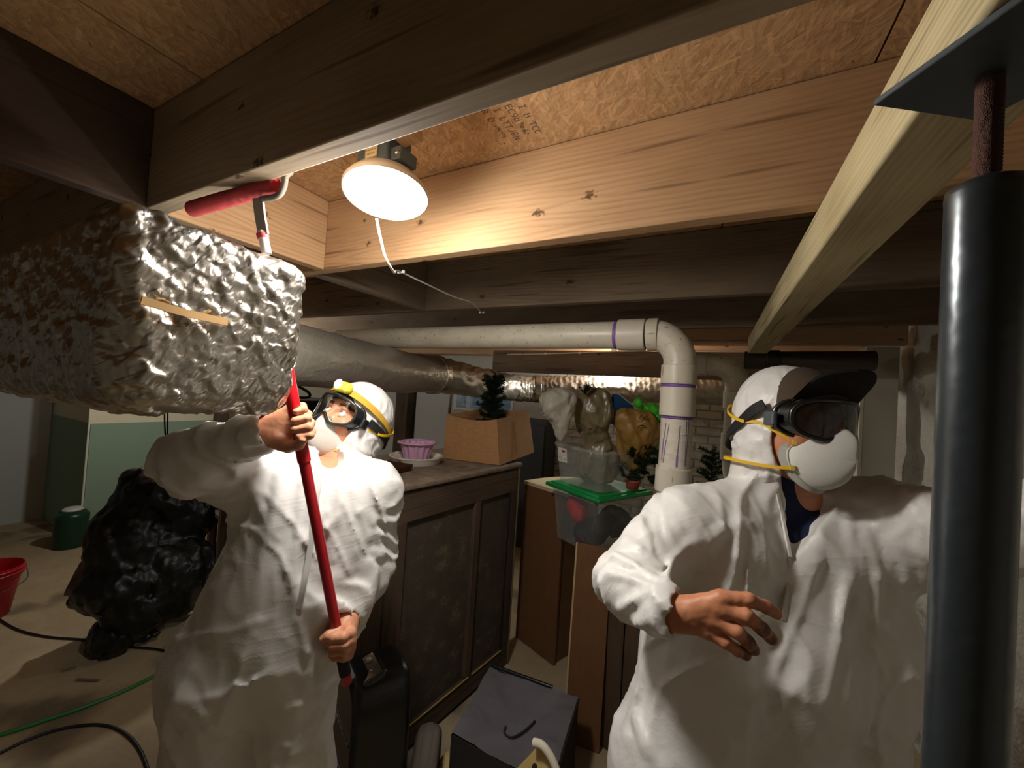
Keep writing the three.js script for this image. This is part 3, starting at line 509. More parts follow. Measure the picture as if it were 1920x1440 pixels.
// white cables along the girder
{
  const pts = [V(-1.6, 1.895, -2.952), V(-1.2, 1.905, -2.95), V(-0.75, 1.925, -2.952), V(-0.33, 1.938, -2.952), V(0.3, 1.94, -2.952)];
  const g = thing('white_cable', 'white cable stapled along the top edge of the far girder', 'cable', pts[1].clone());
  wpart('cable', tube(pts, 0.005, 60, 8), std({ color: 0xd8cbb8, roughness: 0.6 }), g);
  for (const p of [V(-1.24, 1.904, -2.95), V(-0.95, 1.915, -2.951), V(-0.36, 1.937, -2.952)]) wpart('staple', block(0.02, 0.016, 0.014, 0.002).translate(p.x, p.y, p.z), std({ color: 0xd9d4c6, roughness: 0.6 }), g);
}
// red wrapped pipe on a grey hanger, under the near joist
{
  const a = at(360, 392, 0.80), b = at(518, 347, 0.755), g = thing('red_pipe', 'red wrapped pipe under the near joist, held by a grey fuzzy hanger', 'pipe', b.clone());
  const N = 80, ax = b.clone().sub(a), e1 = V(0, 1, 0), e2 = ax.clone().normalize().cross(e1).normalize();
  wpart('pipe_wrap', grid(28, N, (u, v) => { const A = u * 6.2832, r = 0.0145 + 0.0012 * ridge(v * 14 + u * 2, 3, u * 3) + 0.0008 * noise(v * 40, u * 12, 2); return a.clone().addScaledVector(ax, v).addScaledVector(e1, r * Math.cos(A)).addScaledVector(e2, -r * Math.sin(A)); }), std({ color: 0xc23a3e, roughness: 0.8, bumpMap: T.fibre, bumpScale: 0.002 }), g, 'red pipe wrap');
  const gm = std({ color: 0x8d8378, roughness: 1, bumpMap: T.fibre, bumpScale: 0.003 });
  wpart('hanger_loop', tube([at(545, 322, 0.76), at(536, 330, 0.752), at(532, 350, 0.75), at(522, 366, 0.752), at(490, 374, 0.757)], 0.006, 40, 10), gm, g, 'grey fuzzy hanger loop');
  wpart('hanger_strap', ribbon([at(484, 372, 0.757), at(488, 405, 0.757), at(494, 440, 0.758)], [CZ, CZ, CZ], 0.019, 0.006, 20), gm, g, 'grey hanger strap');
  wpart('pipe_stub', tube([at(491, 434, 0.76), at(495, 452, 0.761), at(500, 476, 0.762)], 0.009, 12, 14), std({ color: 0xc7bdb4, roughness: 0.6 }), g, 'pale stub'); wpart('stub_band', rod(at(491, 438, 0.759), at(494, 447, 0.76), 0.0105, 0.0105, 20), std({ color: 0xb3383a, roughness: 0.6 }), g, 'red stub band');
}
// old dark pipe on the girder side, right of the drain pipes
{
  const g = thing('iron_pipe', 'old dark iron pipe under the joists behind the right person\'s cap', 'pipe', V(0.2, 1.83, -2.5));
  part('pipe', pipeSec([V(-0.05, 0, 0), V(0.25, 0.004, 0), V(0.5, 0.008, 0)], 0.05, 12, 28), std({ color: 0x40372c, roughness: 0.45, metalness: 0.2, bumpMap: T.masonry, bumpScale: 0.003 }), g);
  part('collar', coupling(V(0.05, 0, 0), V(0.11, 0, 0), 0.058), std({ color: 0x2f2820, roughness: 0.5, metalness: 0.3 }), g);
}
// ---------------------------------------------------------------- dark panelled cabinet
const CAB_T = 1.165, cabA = V(-1.118, 0, -1.18), cabB = V(-0.988, 0, -2.04), cabTurn = Math.atan2(-(cabB.z - cabA.z), cabB.x - cabA.x);   // local x runs along the front from near to far
{
  const L = cabA.distanceTo(cabB), g = thing('wooden_cabinet', 'old dark panelled wooden cabinet between the two people, dusty and mouldy', 'cabinet', cabA.clone(), cabTurn), D = 0.6, dk = M.darkwood;
  // local: x along the front, z out of the front (towards the aisle)
  part('carcass', block(L - 0.01, CAB_T - 0.05, D - 0.03, 0.004, 'y').translate(L / 2, (CAB_T - 0.05) / 2, -D / 2 - 0.02), dk, g);
  part('top_board', block(L + 0.02, 0.03, D + 0.04, 0.012, 'x', 3).translate(L / 2, CAB_T - 0.015, -D / 2 + 0.01), M.dusty, g, 'dusty top board');
  part('top_rail', block(L, 0.13, 0.03, 0.006, 'x').translate(L / 2, CAB_T - 0.1, 0), dk, g);
  part('bottom_rail', block(L, 0.1, 0.03, 0.006, 'x').translate(L / 2, 0.07, 0), dk, g);
  for (const [x, w] of [[0.035, 0.07], [0.52, 0.045], [L - 0.035, 0.07]]) part('stile', block(w, CAB_T - 0.28, 0.03, 0.006, 'y').translate(x, 0.12 + (CAB_T - 0.28) / 2, 0), dk, g);
  part('front_panel', block(0.44, CAB_T - 0.27, 0.012, 0.002, 'y').translate(0.285, 0.11 + (CAB_T - 0.28) / 2, -0.012), M.soot, g, 'mould speckled panel');
  part('front_panel', block(L - 0.6, CAB_T - 0.27, 0.012, 0.002, 'y').translate((0.54 + L - 0.07) / 2, 0.11 + (CAB_T - 0.28) / 2, -0.012), M.soot, g, 'dusty plain panel');
  for (const [x0, x1] of [[0.07, 0.52], [0.55, L - 0.08]]) part('base_strip', rod(V(x0, 0.122, 0.018), V(x1, 0.122, 0.018), 0.0035, 0.0035, 8), std({ color: 0xb39a5a, roughness: 0.6 }), g, 'pale edge strip');
  part('corner_edge', rod(V(L - 0.003, 0.02, 0.014), V(L - 0.003, CAB_T - 0.04, 0.014), 0.006, 0.006, 8), std({ color: 0x6f6048, roughness: 0.8 }), g, 'worn corner edge');
  part('edge_groove', spanBox(L - 0.082, L - 0.074, 0.06, CAB_T - 0.14, 0.006, 0.0165, 0.002, 'y'), M.rubber, g);
}
// kitchenware on the cabinet
function bowl(prof, flutes, depth, m = 96) { const g = lathe(prof, m), p = g.attributes.position; for (let i = 0; i < p.count; i++) { const x = p.getX(i), z = p.getZ(i), r = Math.hypot(x, z), k = 1 + depth * Math.cos(flutes * Math.atan2(z, x)) * sstep(r, 0.03, 0.06); p.setX(i, x * k); p.setZ(i, z * k); } g.computeVertexNormals(); return g; }
{
  const c = onY(780, 868, CAB_T), g = thing('serving_dish', 'round off-white plastic dish under the pink bowl on the cabinet', 'dish', c);
  const R = 0.128; part('dish', lathe([[0, 0.004], [R - 0.03, 0.004], [R - 0.018, 0], [R - 0.008, 0.004], [R, 0.03], [R + 0.01, 0.037], [R + 0.01, 0.043], [R - 0.004, 0.042], [R - 0.016, 0.012], [0, 0.01]], 72), std({ color: 0xd8d3c6, roughness: 0.5 }), g);
  part('foot_ring', lathe([[R - 0.02, 0], [R - 0.012, 0], [R - 0.012, 0.006], [R - 0.02, 0.006]], 48), std({ color: 0xcfc9bb, roughness: 0.5 }), g);
  const b = thing('fluted_bowl', 'pink fluted plastic bowl standing in the off-white dish', 'bowl', c.clone().add(V(0.0, 0.0105, 0)));
  const q = std({ color: 0xd3a4c4, roughness: 0.45 });
  part('bowl', bowl([[0, 0], [0.052, 0], [0.058, 0.004], [0.082, 0.085], [0.085, 0.092], [0.097, 0.096], [0.097, 0.1], [0.083, 0.099], [0.078, 0.09], [0.055, 0.01], [0, 0.008]], 14, 0.045, 168), q, b);
  part('rim', lathe([[0.093, 0.104], [0.101, 0.102], [0.101, 0.095], [0.093, 0.094], [0.093, 0.104]], 72), q, b);
}
{
  const c = onY(712, 884, CAB_T), g = thing('baking_tray', 'brown oblong metal tray with raised rim at the left end of the cabinet', 'tray', c, cabTurn + 0.25), m = std({ color: 0x4a2c1c, roughness: 0.35, metalness: 0.5 });
  part('tray_base', block(0.17, 0.006, 0.2, 0.002).translate(0, 0.004, 0), m, g);
  part('rim', merge([block(0.19, 0.03, 0.006, 0.002).rotateX(-0.4).translate(0, 0.018, -0.105), block(0.19, 0.03, 0.006, 0.002).rotateX(0.4).translate(0, 0.018, 0.105), block(0.006, 0.03, 0.22, 0.002).rotateZ(0.4).translate(-0.093, 0.018, 0), block(0.006, 0.03, 0.22, 0.002).rotateZ(-0.4).translate(0.093, 0.018, 0)]), m, g);
  part('handle', tube([V(0.1, 0.032, -0.03), V(0.125, 0.036, -0.02), V(0.13, 0.036, 0), V(0.125, 0.036, 0.02), V(0.1, 0.032, 0.03)], 0.003, 30, 8), std({ color: 0xa89078, metalness: 0.8, roughness: 0.4 }), g);
}
// open cardboard box with an artificial fir
{
  const F0 = at(937, 873, 2.10), F1 = at(932, 786, 2.10), L0 = at(831, 862, 2.20), L1 = at(838, 776, 2.20), R0 = at(1001, 848, 2.40), R1 = at(991, 770, 2.40);
  F0.y = L0.y = CAB_T + 0.003; R0.y = Math.max(R0.y, CAB_T + 0.01);
  const B0 = L0.clone().add(R0).sub(F0), B1 = L1.clone().add(R1).sub(F1), g = thing('cardboard_box', 'open brown cardboard box on the far end of the cabinet', 'box', F0.clone());
  const side = (a, b, c, d, sag) => { const n = b.clone().sub(a).cross(d.clone().sub(a)).normalize(), out = (k) => grid(14, 8, (u, v) => { const lo = a.clone().lerp(b, u), hi = d.clone().lerp(c, u); hi.y -= sag * 4 * u * (1 - u); return lo.lerp(hi, v).addScaledVector(n, k + 0.004 * noise(u * 3, v * 3, sag * 90) * Math.sin(u * 3.14159)); }); return merge([out(0.002), out(-0.002), quadSlab(d.clone().addScaledVector(n, 0.002), c.clone().addScaledVector(n, 0.002), c.clone().addScaledVector(n, -0.002), d.clone().addScaledVector(n, -0.002), 0.0005)]); };
  wpart('side_panel', side(L0, F0, F1, L1, 0.02), M.card, g); wpart('side_panel', side(F0, R0, R1, F1, 0.006), M.card, g); wpart('side_panel', side(R0, B0, B1, R1, 0.01), M.card, g); wpart('side_panel', side(B0, L0, L1, B1, 0.01), M.card, g);
  wpart('bottom', quadSlab(L0.clone().add(V(0, 0.006, 0)), F0.clone().add(V(0, 0.006, 0)), R0.clone().add(V(0, 0.006, 0)), B0.clone().add(V(0, 0.006, 0)), 0.004), M.card, g);
  for (const [t, tt] of [[0.42, 0.46], [0.46, 0.5]]) wpart('crease', rod(F0.clone().lerp(R0, t).add(V(0.003, 0.03, 0.001)), F1.clone().lerp(R1, tt).add(V(0.003, -0.01, 0.001)), 0.0012, 0.0012, 6), std({ color: 0x7d5a38, roughness: 1 }), g);
  // fir: stem with drooping wire branches of needles
  const base = L0.clone().lerp(F0, 0.62).lerp(R0.clone().add(B0).multiplyScalar(0.5), 0.35); base.y = CAB_T + 0.012;
  const t = thing('artificial_fir', 'small dark green artificial fir standing in the cardboard box', 'plant', base);
  fir(t, V(0, 0, 0), V(0.0, 0.47, 0.0), 0.105, 80, 0.2);
}
function sprig(out, a, b, n, len) {                                                          // needles along a twig, as thin blades
  const d = b.clone().sub(a), dir = d.clone().normalize(), e1 = (Math.abs(dir.y) > 0.9 ? V(1, 0, 0) : V(0, 1, 0)).cross(dir).normalize(), e2 = dir.clone().cross(e1);
  for (let i = 0; i < n; i++) {
    const p = a.clone().addScaledVector(d, (i + rnd()) / n), A = rnd(0, 6.283), q = e1.clone().multiplyScalar(Math.cos(A)).addScaledVector(e2, Math.sin(A)), tip = p.clone().addScaledVector(q, len * rnd(0.7, 1.1)).addScaledVector(dir, len * 0.55), w = dir.clone().multiplyScalar(0.0022);
    out.push(p.clone().sub(w), p.clone().add(w), tip, p.clone().add(w), p.clone().sub(w), tip);
  }
}
function triMesh(v) { const g = new THREE.BufferGeometry(); g.setAttribute('position', new THREE.Float32BufferAttribute(v.flatMap((p) => [p.x, p.y, p.z]), 3)); g.setAttribute('uv', new THREE.Float32BufferAttribute(new Float32Array(v.length * 2), 2)); g.computeVertexNormals(); return g; }
function fir(g, a, b, spread, nb, lowest, col = 0x1e3a1c) {
  const needles = [], twigs = [rod(a, b, 0.006, 0.003, 8)];
  for (let i = 0; i < nb; i++) {
    const t = lowest + (1 - lowest) * i / nb, p = a.clone().lerp(b, t), A = i * 2.4, L = spread * (1.05 - 0.5 * t) * rnd(0.7, 1.15), q = p.clone().add(V(Math.cos(A) * L, L * rnd(0.1, 0.8), Math.sin(A) * L));
    twigs.push(rod(p, q, 0.002, 0.001, 5)); sprig(needles, p, q, 130, 0.021);
  }
  sprig(needles, a.clone().lerp(b, 0.5), b.clone().add(V(0, 0.03, 0)), 160, 0.02);
  const nd = part('needles', triMesh(needles), std({ color: col, roughness: 0.7, side: THREE.DoubleSide }), g); nd.userData.kind = 'stuff'; part('twigs', merge(twigs), std({ color: 0x2f2417, roughness: 0.9 }), g);
}
// plywood box with rounded top, and a board leaning beside it
{
  const yT = 1.0, a = V(-1.05, 0, -2.29), b = V(-0.74, 0, -2.17), dir = b.clone().sub(a), L = dir.length(), turn = Math.atan2(-dir.z, dir.x), g = thing('plywood_stand', 'brown plywood stand with a pale half-round top between the cabinet and the plastic bins', 'stand', a, turn);
  const ply = std({ map: T.card, color: 0xa3978c, roughness: 0.75 });
  part('front_board', block(L, yT - 0.02, 0.016, 0.002, 'y').translate(L / 2, (yT - 0.02) / 2, -0.008), ply, g);
  part('side_board', block(0.016, yT - 0.02, 0.34, 0.002, 'y').translate(0.02, (yT - 0.02) / 2, -0.19), ply, g); part('side_board', block(0.016, yT - 0.02, 0.34, 0.002, 'y').translate(L - 0.02, (yT - 0.02) / 2, -0.19), ply, g);
  const sh = new THREE.Shape(); sh.moveTo(-0.01, 0.006); sh.lineTo(L + 0.01, 0.006); sh.lineTo(L + 0.01, 0.15); sh.bezierCurveTo(L, 0.36, L * 0.8, 0.42, L / 2, 0.42); sh.bezierCurveTo(L * 0.2, 0.42, 0, 0.36, -0.01, 0.15); sh.closePath();
  part('top_board', new THREE.ExtrudeGeometry(sh, { depth: 0.018, bevelEnabled: true, bevelSize: 0.003, bevelThickness: 0.003, bevelSegments: 2, curveSegments: 30 }).rotateX(-Math.PI / 2).translate(0, yT - 0.02, 0), std({ color: 0xcdbd98, bumpMap: T.masonry, bumpScale: 0.002, roughness: 0.8 }), g, 'pale half-round top');
  const wood2 = std({ map: T.pineOld, color: 0xb0a090, roughness: 0.85 });
  const c = thing('wooden_crate', 'brown board crate carrying the two clear plastic bins', 'crate', V(-0.20, 0, -2.03), turn + 0.1);
  for (let i = 0; i < 4; i++) part('board', block(0.1, 0.74, 0.018, 0.003, 'y').translate(-0.235 + i * 0.106 + 0.05, 0.37, 0.25), wood2, c);
  for (const s of [-1, 1]) part('side', block(0.018, 0.74, 0.5, 0.003, 'y').translate(s * 0.245, 0.37, 0), wood2, c);
  part('lid', block(0.52, 0.02, 0.53, 0.003, 'x').translate(0, 0.75, 0), wood2, c); part('back', block(0.47, 0.74, 0.018, 0.003, 'y').translate(0, 0.37, -0.24), wood2, c);
  const d = thing('plywood_sheet', 'thin brown plywood sheet leaning upright at the right edge of the plywood stand', 'board', V(-0.53, 0, -1.775), turn + 0.5);
  part('sheet', block(0.16, 0.88, 0.012, 0.002, 'y').rotateX(-0.06).translate(0.08, 0.44, 0), ply, d); part('edge_strip', block(0.008, 0.88, 0.014, 0.002, 'y').rotateX(-0.06).translate(-0.002, 0.44, 0), std({ color: 0xc2a878, roughness: 0.8 }), d, 'pale edge');
}
// two clear bins
const clear2 = phys({ color: 0xf2f6f4, transmission: 0.9, thickness: 0, roughness: 0.08 });
const clear = phys({ color: 0xf2f6f4, transmission: 0.86, thickness: 0, roughness: 0.1, ior: 1.45 });
const binC = onY(1119, 936, 1.075), binL = onY(1036, 907, 1.075), binDir = binL.clone().sub(binC), binW = 0.43, binD = 0.4;
const bx = binDir.clone().setY(0).normalize(), bz = V(-bx.z, 0, bx.x);                        // bx to the left corner; bz away to the right
if (bz.x < 0) bz.multiplyScalar(-1);
const binMid = binC.clone().addScaledVector(bx, 0.17).addScaledVector(bz, 0.2), binTurn = Math.atan2(-bz.z, bz.x);
function clearBin(name, label, base, w, d, h, taper, mat) {
  const g = thing(name, label, 'bin', base, binTurn), ring = (k, y) => { const W = w * k / 2, D = d * k / 2, r = 0.035, P = []; for (let i = 0; i < 64; i++) { const a = i / 64 * 6.28318, c = Math.cos(a), s = Math.sin(a), q = 1 / Math.pow(Math.pow(Math.abs(c), 8) + Math.pow(Math.abs(s), 8), 1 / 8); P.push(V(c * q * W, y, s * q * D)); } P.push(P[0].clone()); return P; };
  const lo = ring(taper, 0.003), hi = ring(1, h);
  part('bin_wall', grid(64, 6, (u, v) => lo[Math.round(u * 64)].clone().lerp(hi[Math.round(u * 64)], v)), mat, g);
  part('bin_floor', grid(64, 2, (u, v) => lo[Math.round(u * 64)].clone().multiply(V(v, 1, v))), mat, g);
  const r1 = ring(1.035, h), r2 = ring(1.035, h - 0.014);
  part('rim', merge([grid(64, 1, (u, v) => hi[Math.round(u * 64)].clone().lerp(r1[Math.round(u * 64)], v)), grid(64, 1, (u, v) => r1[Math.round(u * 64)].clone().lerp(r2[Math.round(u * 64)], v))]), mat, g);
  return g;
}
const blob = (list, k, amp, fr, cell, lo, hi) => { const f = blend(list, k); return nets((x, y, z, raw) => { const d = f(x, y, z); return raw || Math.abs(d) > 0.05 ? d : d - amp * (1.5 * facet(x * fr, y * fr * 0.6, z * fr, 3) + 0.9 * facet(x * fr * 2.6, y * fr * 1.8, z * fr * 2.6, 8) + 0.35 * ridge(x * fr * 1.3, y * fr * 0.5, z * fr * 1.3)); }, lo, hi, cell); };
const LB = 0.785, lowH = 0.275, UB = 1.094;
{
  const base = binMid.clone().setY(LB), g = clearBin('storage_bin', 'clear plastic bin with a green lid, red and black things inside, under the open bin', base, binD, 0.36, lowH, 0.86, clear2);
  const lid = part('lid', new RoundedBoxGeometry(binD * 1.09, 0.022, 0.40, 3, 0.009).translate(0, lowH + 0.011, 0), phys({ color: 0x0b8a42, roughness: 0.35, clearcoat: 0.2 }), g, 'green plastic lid');
  part('lid_rim', new RoundedBoxGeometry(binD * 0.98, 0.012, 0.35, 2, 0.005).translate(0, lowH + 0.024, 0), phys({ color: 0x0e9a4c, roughness: 0.35 }), lid);
  const P = (x, y, z) => g.localToWorld(V(x, y, z)); g.updateMatrixWorld(true);
  const mk = (name, label, cat, col, list, amp = 0.006) => { const c = P(...list[0]), o = thing(name, label, cat, c); const lo = c.clone().addScalar(-0.2), hi = c.clone().addScalar(0.2); lo.y = LB + 0.006; hi.y = LB + lowH - 0.006; const f = list.map(([x, y, z, rx, ry, rz]) => ell(P(x * 0.85, y, z * 0.85), [rx * 0.9, ry * 0.9, rz * 0.9])); wpart('bundle', blob(f, 0.03, amp, 24, 0.006, lo, hi), std({ color: col, roughness: 0.7 }), o); return o; };
  mk('red_cloth', 'crumpled red cloth inside the lower clear bin', 'cloth', 0xc21d33, [[-0.13, 0.19, -0.07, 0.055, 0.055, 0.06], [-0.14, 0.15, -0.02, 0.045, 0.05, 0.05]]);
  mk('black_cloth', 'bundle of dark cloth inside the lower clear bin', 'cloth', 0x17171a, [[-0.1, 0.09, 0.09, 0.07, 0.08, 0.07], [-0.11, 0.06, 0.0, 0.06, 0.06, 0.09], [0.06, 0.12, 0.1, 0.1, 0.09, 0.06]]);
  mk('purple_cloth', 'dull purple cloth at the bottom of the lower clear bin', 'cloth', 0x4a2a3c, [[-0.13, 0.04, 0.02, 0.03, 0.03, 0.12]], 0.004);
}
{
  const base = binMid.clone().setY(UB), g = clearBin('storage_bin', 'open clear plastic bin with a white sticker, stuffed with plastic bags', base, binD * 0.98, 0.37, 0.21, 0.86, clear);
  const st = ctex(128, 128, (q, w, h) => {
    q.fillStyle = '#e8e4dc'; q.fillRect(0, 0, w, h); q.fillStyle = '#a8281f'; q.beginPath(); q.moveTo(46, 26); q.lineTo(80, 14); q.lineTo(116, 28); q.lineTo(80, 42); q.closePath(); q.fill();
    q.fillStyle = '#c9c4bb'; for (const y of [54, 60, 66]) q.fillRect(20, y, 88, 3); q.fillStyle = '#4a4743'; for (let i = 0; i < 5; i++) for (let k = 0; k < 6; k++) if (rnd() > 0.3) q.fillRect(14 + k * 7, 78 + i * 7, 5, 4);
    for (let i = 0; i < 4; i++) for (let k = 0; k < 4; k++) if (rnd() > 0.25) q.fillRect(82 + k * 8, 88 + i * 7, 6, 4);
  }, { wrap: false });
  g.updateMatrixWorld(true);
  // the bin's near-left wall is local -x; the sticker sits on it near the left end
  part('sticker', quadSlab(V(-0.1855, 0.112, -0.135), V(-0.1855, 0.112, -0.068), V(-0.1955, 0.188, -0.068), V(-0.1955, 0.188, -0.135), 0.001), std({ map: unitUV(st), roughness: 0.6 }), g, 'white sticker with a red diamond');
}
function unitUV(t) { t.repeat.set(1 / 0.067, 1 / 0.0765); return t; }
// bags and greenery in the upper bin
{
  const bag = (name, label, mat, list, amp, fr, k = 0.05, cell = 0.007, more = []) => {
    const f = list.map(([px, py, d, rx, ry, rz]) => { const c = at(px, py, d + 0.1); return [c, [rx * 1.05, ry * 1.05, rz]]; }), lo = V(9, 9, 9), hi = V(-9, -9, -9);
    for (const [c, r] of f) { const R = V(...r).addScalar(0.03); lo.min(c.clone().sub(R)); hi.max(c.clone().add(R)); } if (more.length) { lo.min(binMid.clone().addScalar(-0.22).setY(UB)); hi.max(binMid.clone().addScalar(0.22).setY(UB + 0.2)); } lo.y = Math.max(lo.y, UB + 0.006);
    const o = thing(name, label, 'bag', f[0][0].clone()); wpart('bag', blob([...f.map(([c, r]) => ell(c, r)), ...more], k, amp, fr, cell, lo, hi), mat, o); return o;
  };
  const film = (c, t, r = 0.3) => phys({ color: c, transmission: t, thickness: 0, roughness: r, side: THREE.DoubleSide });
  bag('plastic_bag', 'cloudy white plastic bag bulging over the left rim of the open bin', film(0xd8d2c4, 0.45, 0.32), [[1044, 765, 1.83, 0.052, 0.055, 0.04], [1052, 800, 1.84, 0.032, 0.07, 0.035], [1030, 748, 1.82, 0.035, 0.028, 0.03], [1062, 746, 1.84, 0.035, 0.026, 0.03]], 0.009, 15, 0.09);
  bag('plastic_bag', 'tall olive grey plastic bag standing in the middle of the open bin', film(0x8b7d5c, 0.25, 0.3), [[1110, 780, 1.95, 0.088, 0.1, 0.07], [1118, 752, 1.95, 0.065, 0.06, 0.05], [1122, 845, 2.0, 0.085, 0.08, 0.065]], 0.014, 12, 0.1, 0.007, [ell(binMid.clone().setY(UB + 0.085).addScaledVector(bx, 0.02), [0.125, 0.085, 0.12], [bz, V(0, 1, 0), bx])]);
  const gold = bag('paper_bag', 'golden brown bag with dark printed letters at the right of the open bin', std({ color: 0x9a7436, roughness: 0.45 }), [[1192, 806, 1.94, 0.08, 0.085, 0.06], [1168, 782, 1.95, 0.05, 0.04, 0.04], [1215, 805, 1.96, 0.055, 0.08, 0.05], [1185, 850, 1.97, 0.08, 0.09, 0.05]], 0.01, 12, 0.09);
  for (const [ch, px, py, s] of [[0, 1205, 781, 0.02], [1, 1203, 801, 0.02]]) {
    const p = at(px, py, 1.95), pts = (ch ? [[-1, -0.6], [-1, 0.3], [-0.4, 0.7], [0.5, 0.7], [1, 0.4]] : [[-1, -0.7], [-0.7, 0.1], [-0.1, 0.3], [0.1, -0.4], [0.7, -0.5], [1, 0.3]]).map(([u, v]) => p.clone().addScaledVector(CX, u * s * 0.8).addScaledVector(CY, v * s * 0.6));
    wpart('letter', tube(pts, 0.0022, 30, 6), std({ color: 0x2f2410, roughness: 0.7 }), gold, 'dark printed letter');
  }
  bag('green_bag', 'bright green plastic bag beside the white drain pipe', std({ color: 0x49c22e, roughness: 0.4 }), [[1238, 790, 2.0, 0.045, 0.07, 0.05], [1220, 766, 2.0, 0.04, 0.03, 0.04], [1196, 756, 1.97, 0.02, 0.026, 0.02], [1246, 840, 2.0, 0.04, 0.09, 0.05]], 0.007, 20);
  const bl = at(1165, 760, 2.06), blue = thing('blue_carton', 'dark blue carton corner poking up behind the golden brown bag', 'box', bl);
  wpart('carton', quadSlab(at(1140, 795, 2.02), at(1190, 795, 2.08), at(1188, 762, 2.08), at(1160, 740, 2.03), 0.05), std({ color: 0x0d4a78, roughness: 0.5 }), blue); wpart('pale_edge', rod(at(1160, 739, 2.03), at(1188, 761, 2.08), 0.003, 0.003, 8), std({ color: 0xb9c4cc, roughness: 0.6 }), blue);
  const wr = thing('fir_garland', 'dark green artificial garland at the right end of the open bin', 'plant', at(1215, 890, 1.98)), nd = [];
  const w0 = wr.position; for (let i = 0; i < 44; i++) { const a = at(1190 + rnd(-18, 60), 885 + rnd(-36, 20), 1.96 + rnd(0, 0.1)).sub(w0), b = a.clone().add(V(rnd(-0.07, 0.07), rnd(-0.02, 0.06), rnd(-0.05, 0.05))); sprig(nd, a, b, 100, 0.02); }
  const ndm = part('needles', triMesh(nd), std({ color: 0x24391c, roughness: 0.7, side: THREE.DoubleSide }), wr); ndm.userData.kind = 'stuff';
  const top = thing('fir_sprig', 'small dark fir sprig sticking out above the tall olive bag', 'plant', at(1095, 738, 1.95)), n2 = []; for (let i = 0; i < 7; i++) sprig(n2, V(0, 0, 0), V(rnd(-0.04, 0.04), rnd(0.03, 0.055), rnd(-0.03, 0.03)), 50, 0.014); part('needles', triMesh(n2), std({ color: 0x20301a, roughness: 0.7, side: THREE.DoubleSide }), top).userData.kind = 'stuff';
  const pot = at(1186, 905, 2.04), pt = thing('terracotta_pot', 'dull red flowerpot at the bottom of the open bin', 'pot', V(pot.x, UB + 0.006, pot.z)); part('pot', lathe([[0, 0], [0.03, 0], [0.04, 0.04], [0.044, 0.04], [0.044, 0.05], [0.037, 0.05], [0.03, 0.01], [0, 0.01]], 40), std({ color: 0x9a4a3a, roughness: 0.8 }), pt); part('soil', lathe([[0, 0.04], [0.037, 0.04]], 30), std({ color: 0x2a1d14 }), pt);
  const bsh = thing('dark_fir', 'dark fir branches between the two white drain pipes', 'plant', at(1335, 875, 2.25)); bsh.position.y = 0.0; fir(bsh, V(0, 0.02, 0), V(0, 1.30, 0), 0.14, 60, 0.55);
  part('stand', lathe([[0, 0], [0.12, 0], [0.12, 0.01], [0.02, 0.02], [0.012, 0.1], [0, 0.1]], 24), M.rubber, bsh);
}
// grey fabric cube
{
  const y = 0.3, a = onY(920, 1250, y), b = onY(1085, 1310, y), c = onY(1035, 1480, y), d = onY(846, 1376, y);
  const g = thing('fabric_box', 'grey fabric storage box with a black rod on its far edge, before the cabinet', 'box', a.clone().add(c).multiplyScalar(0.5).setY(0)), fab = std({ color: 0x6f6c70, roughness: 0.95, bumpMap: T.fibre, bumpScale: 0.002 }), dkf = std({ color: 0x2c2524, roughness: 0.95, bumpMap: T.fibre, bumpScale: 0.002 });
  wpart('top_flap', grid(40, 40, (u, v) => { const p = a.clone().lerp(b, u).lerp(d.clone().lerp(c, u), v); p.y += 0.012 * noise(u * 3, v * 3, 2) - 0.03 * Math.sin(3.14 * u) * Math.sin(3.14 * v) + 0.006 * ridge(u * 4 + v, v * 5, 1); return p; }), fab, g, 'sagging grey top');
  const wall = (p, q, m) => wpart('side', quadSlab(p.clone().setY(0.01), q.clone().setY(0.01), q.clone().add(V(0, -0.003, 0)), p.clone().add(V(0, -0.003, 0)), 0.006), m, g);
  wall(d, c, dkf); wall(c, b, dkf); wall(b, a, dkf); wall(a, d, dkf);
  wpart('rod', rod(a.clone().add(V(0, 0.008, 0)), a.clone().lerp(b, 0.72).add(V(0, 0.008, 0)), 0.008, 0.008, 16), phys({ color: 0x1a1a1c, roughness: 0.25 }), g, 'black rod');
  wpart('piping', tube([b, b.clone().lerp(c, 0.5).add(V(0, 0.004, 0)), c], 0.005, 20, 8), dkf, g, 'dark edging');
  const hz = [[948, 1362], [946, 1374], [957, 1383], [975, 1376], [992, 1363], [1003, 1352]].map(([x, yy]) => onY(x, yy, y - 0.014)); wpart('handle_slit', tube(hz, 0.004, 40, 8), M.rubber, g, 'black handle slit');
}
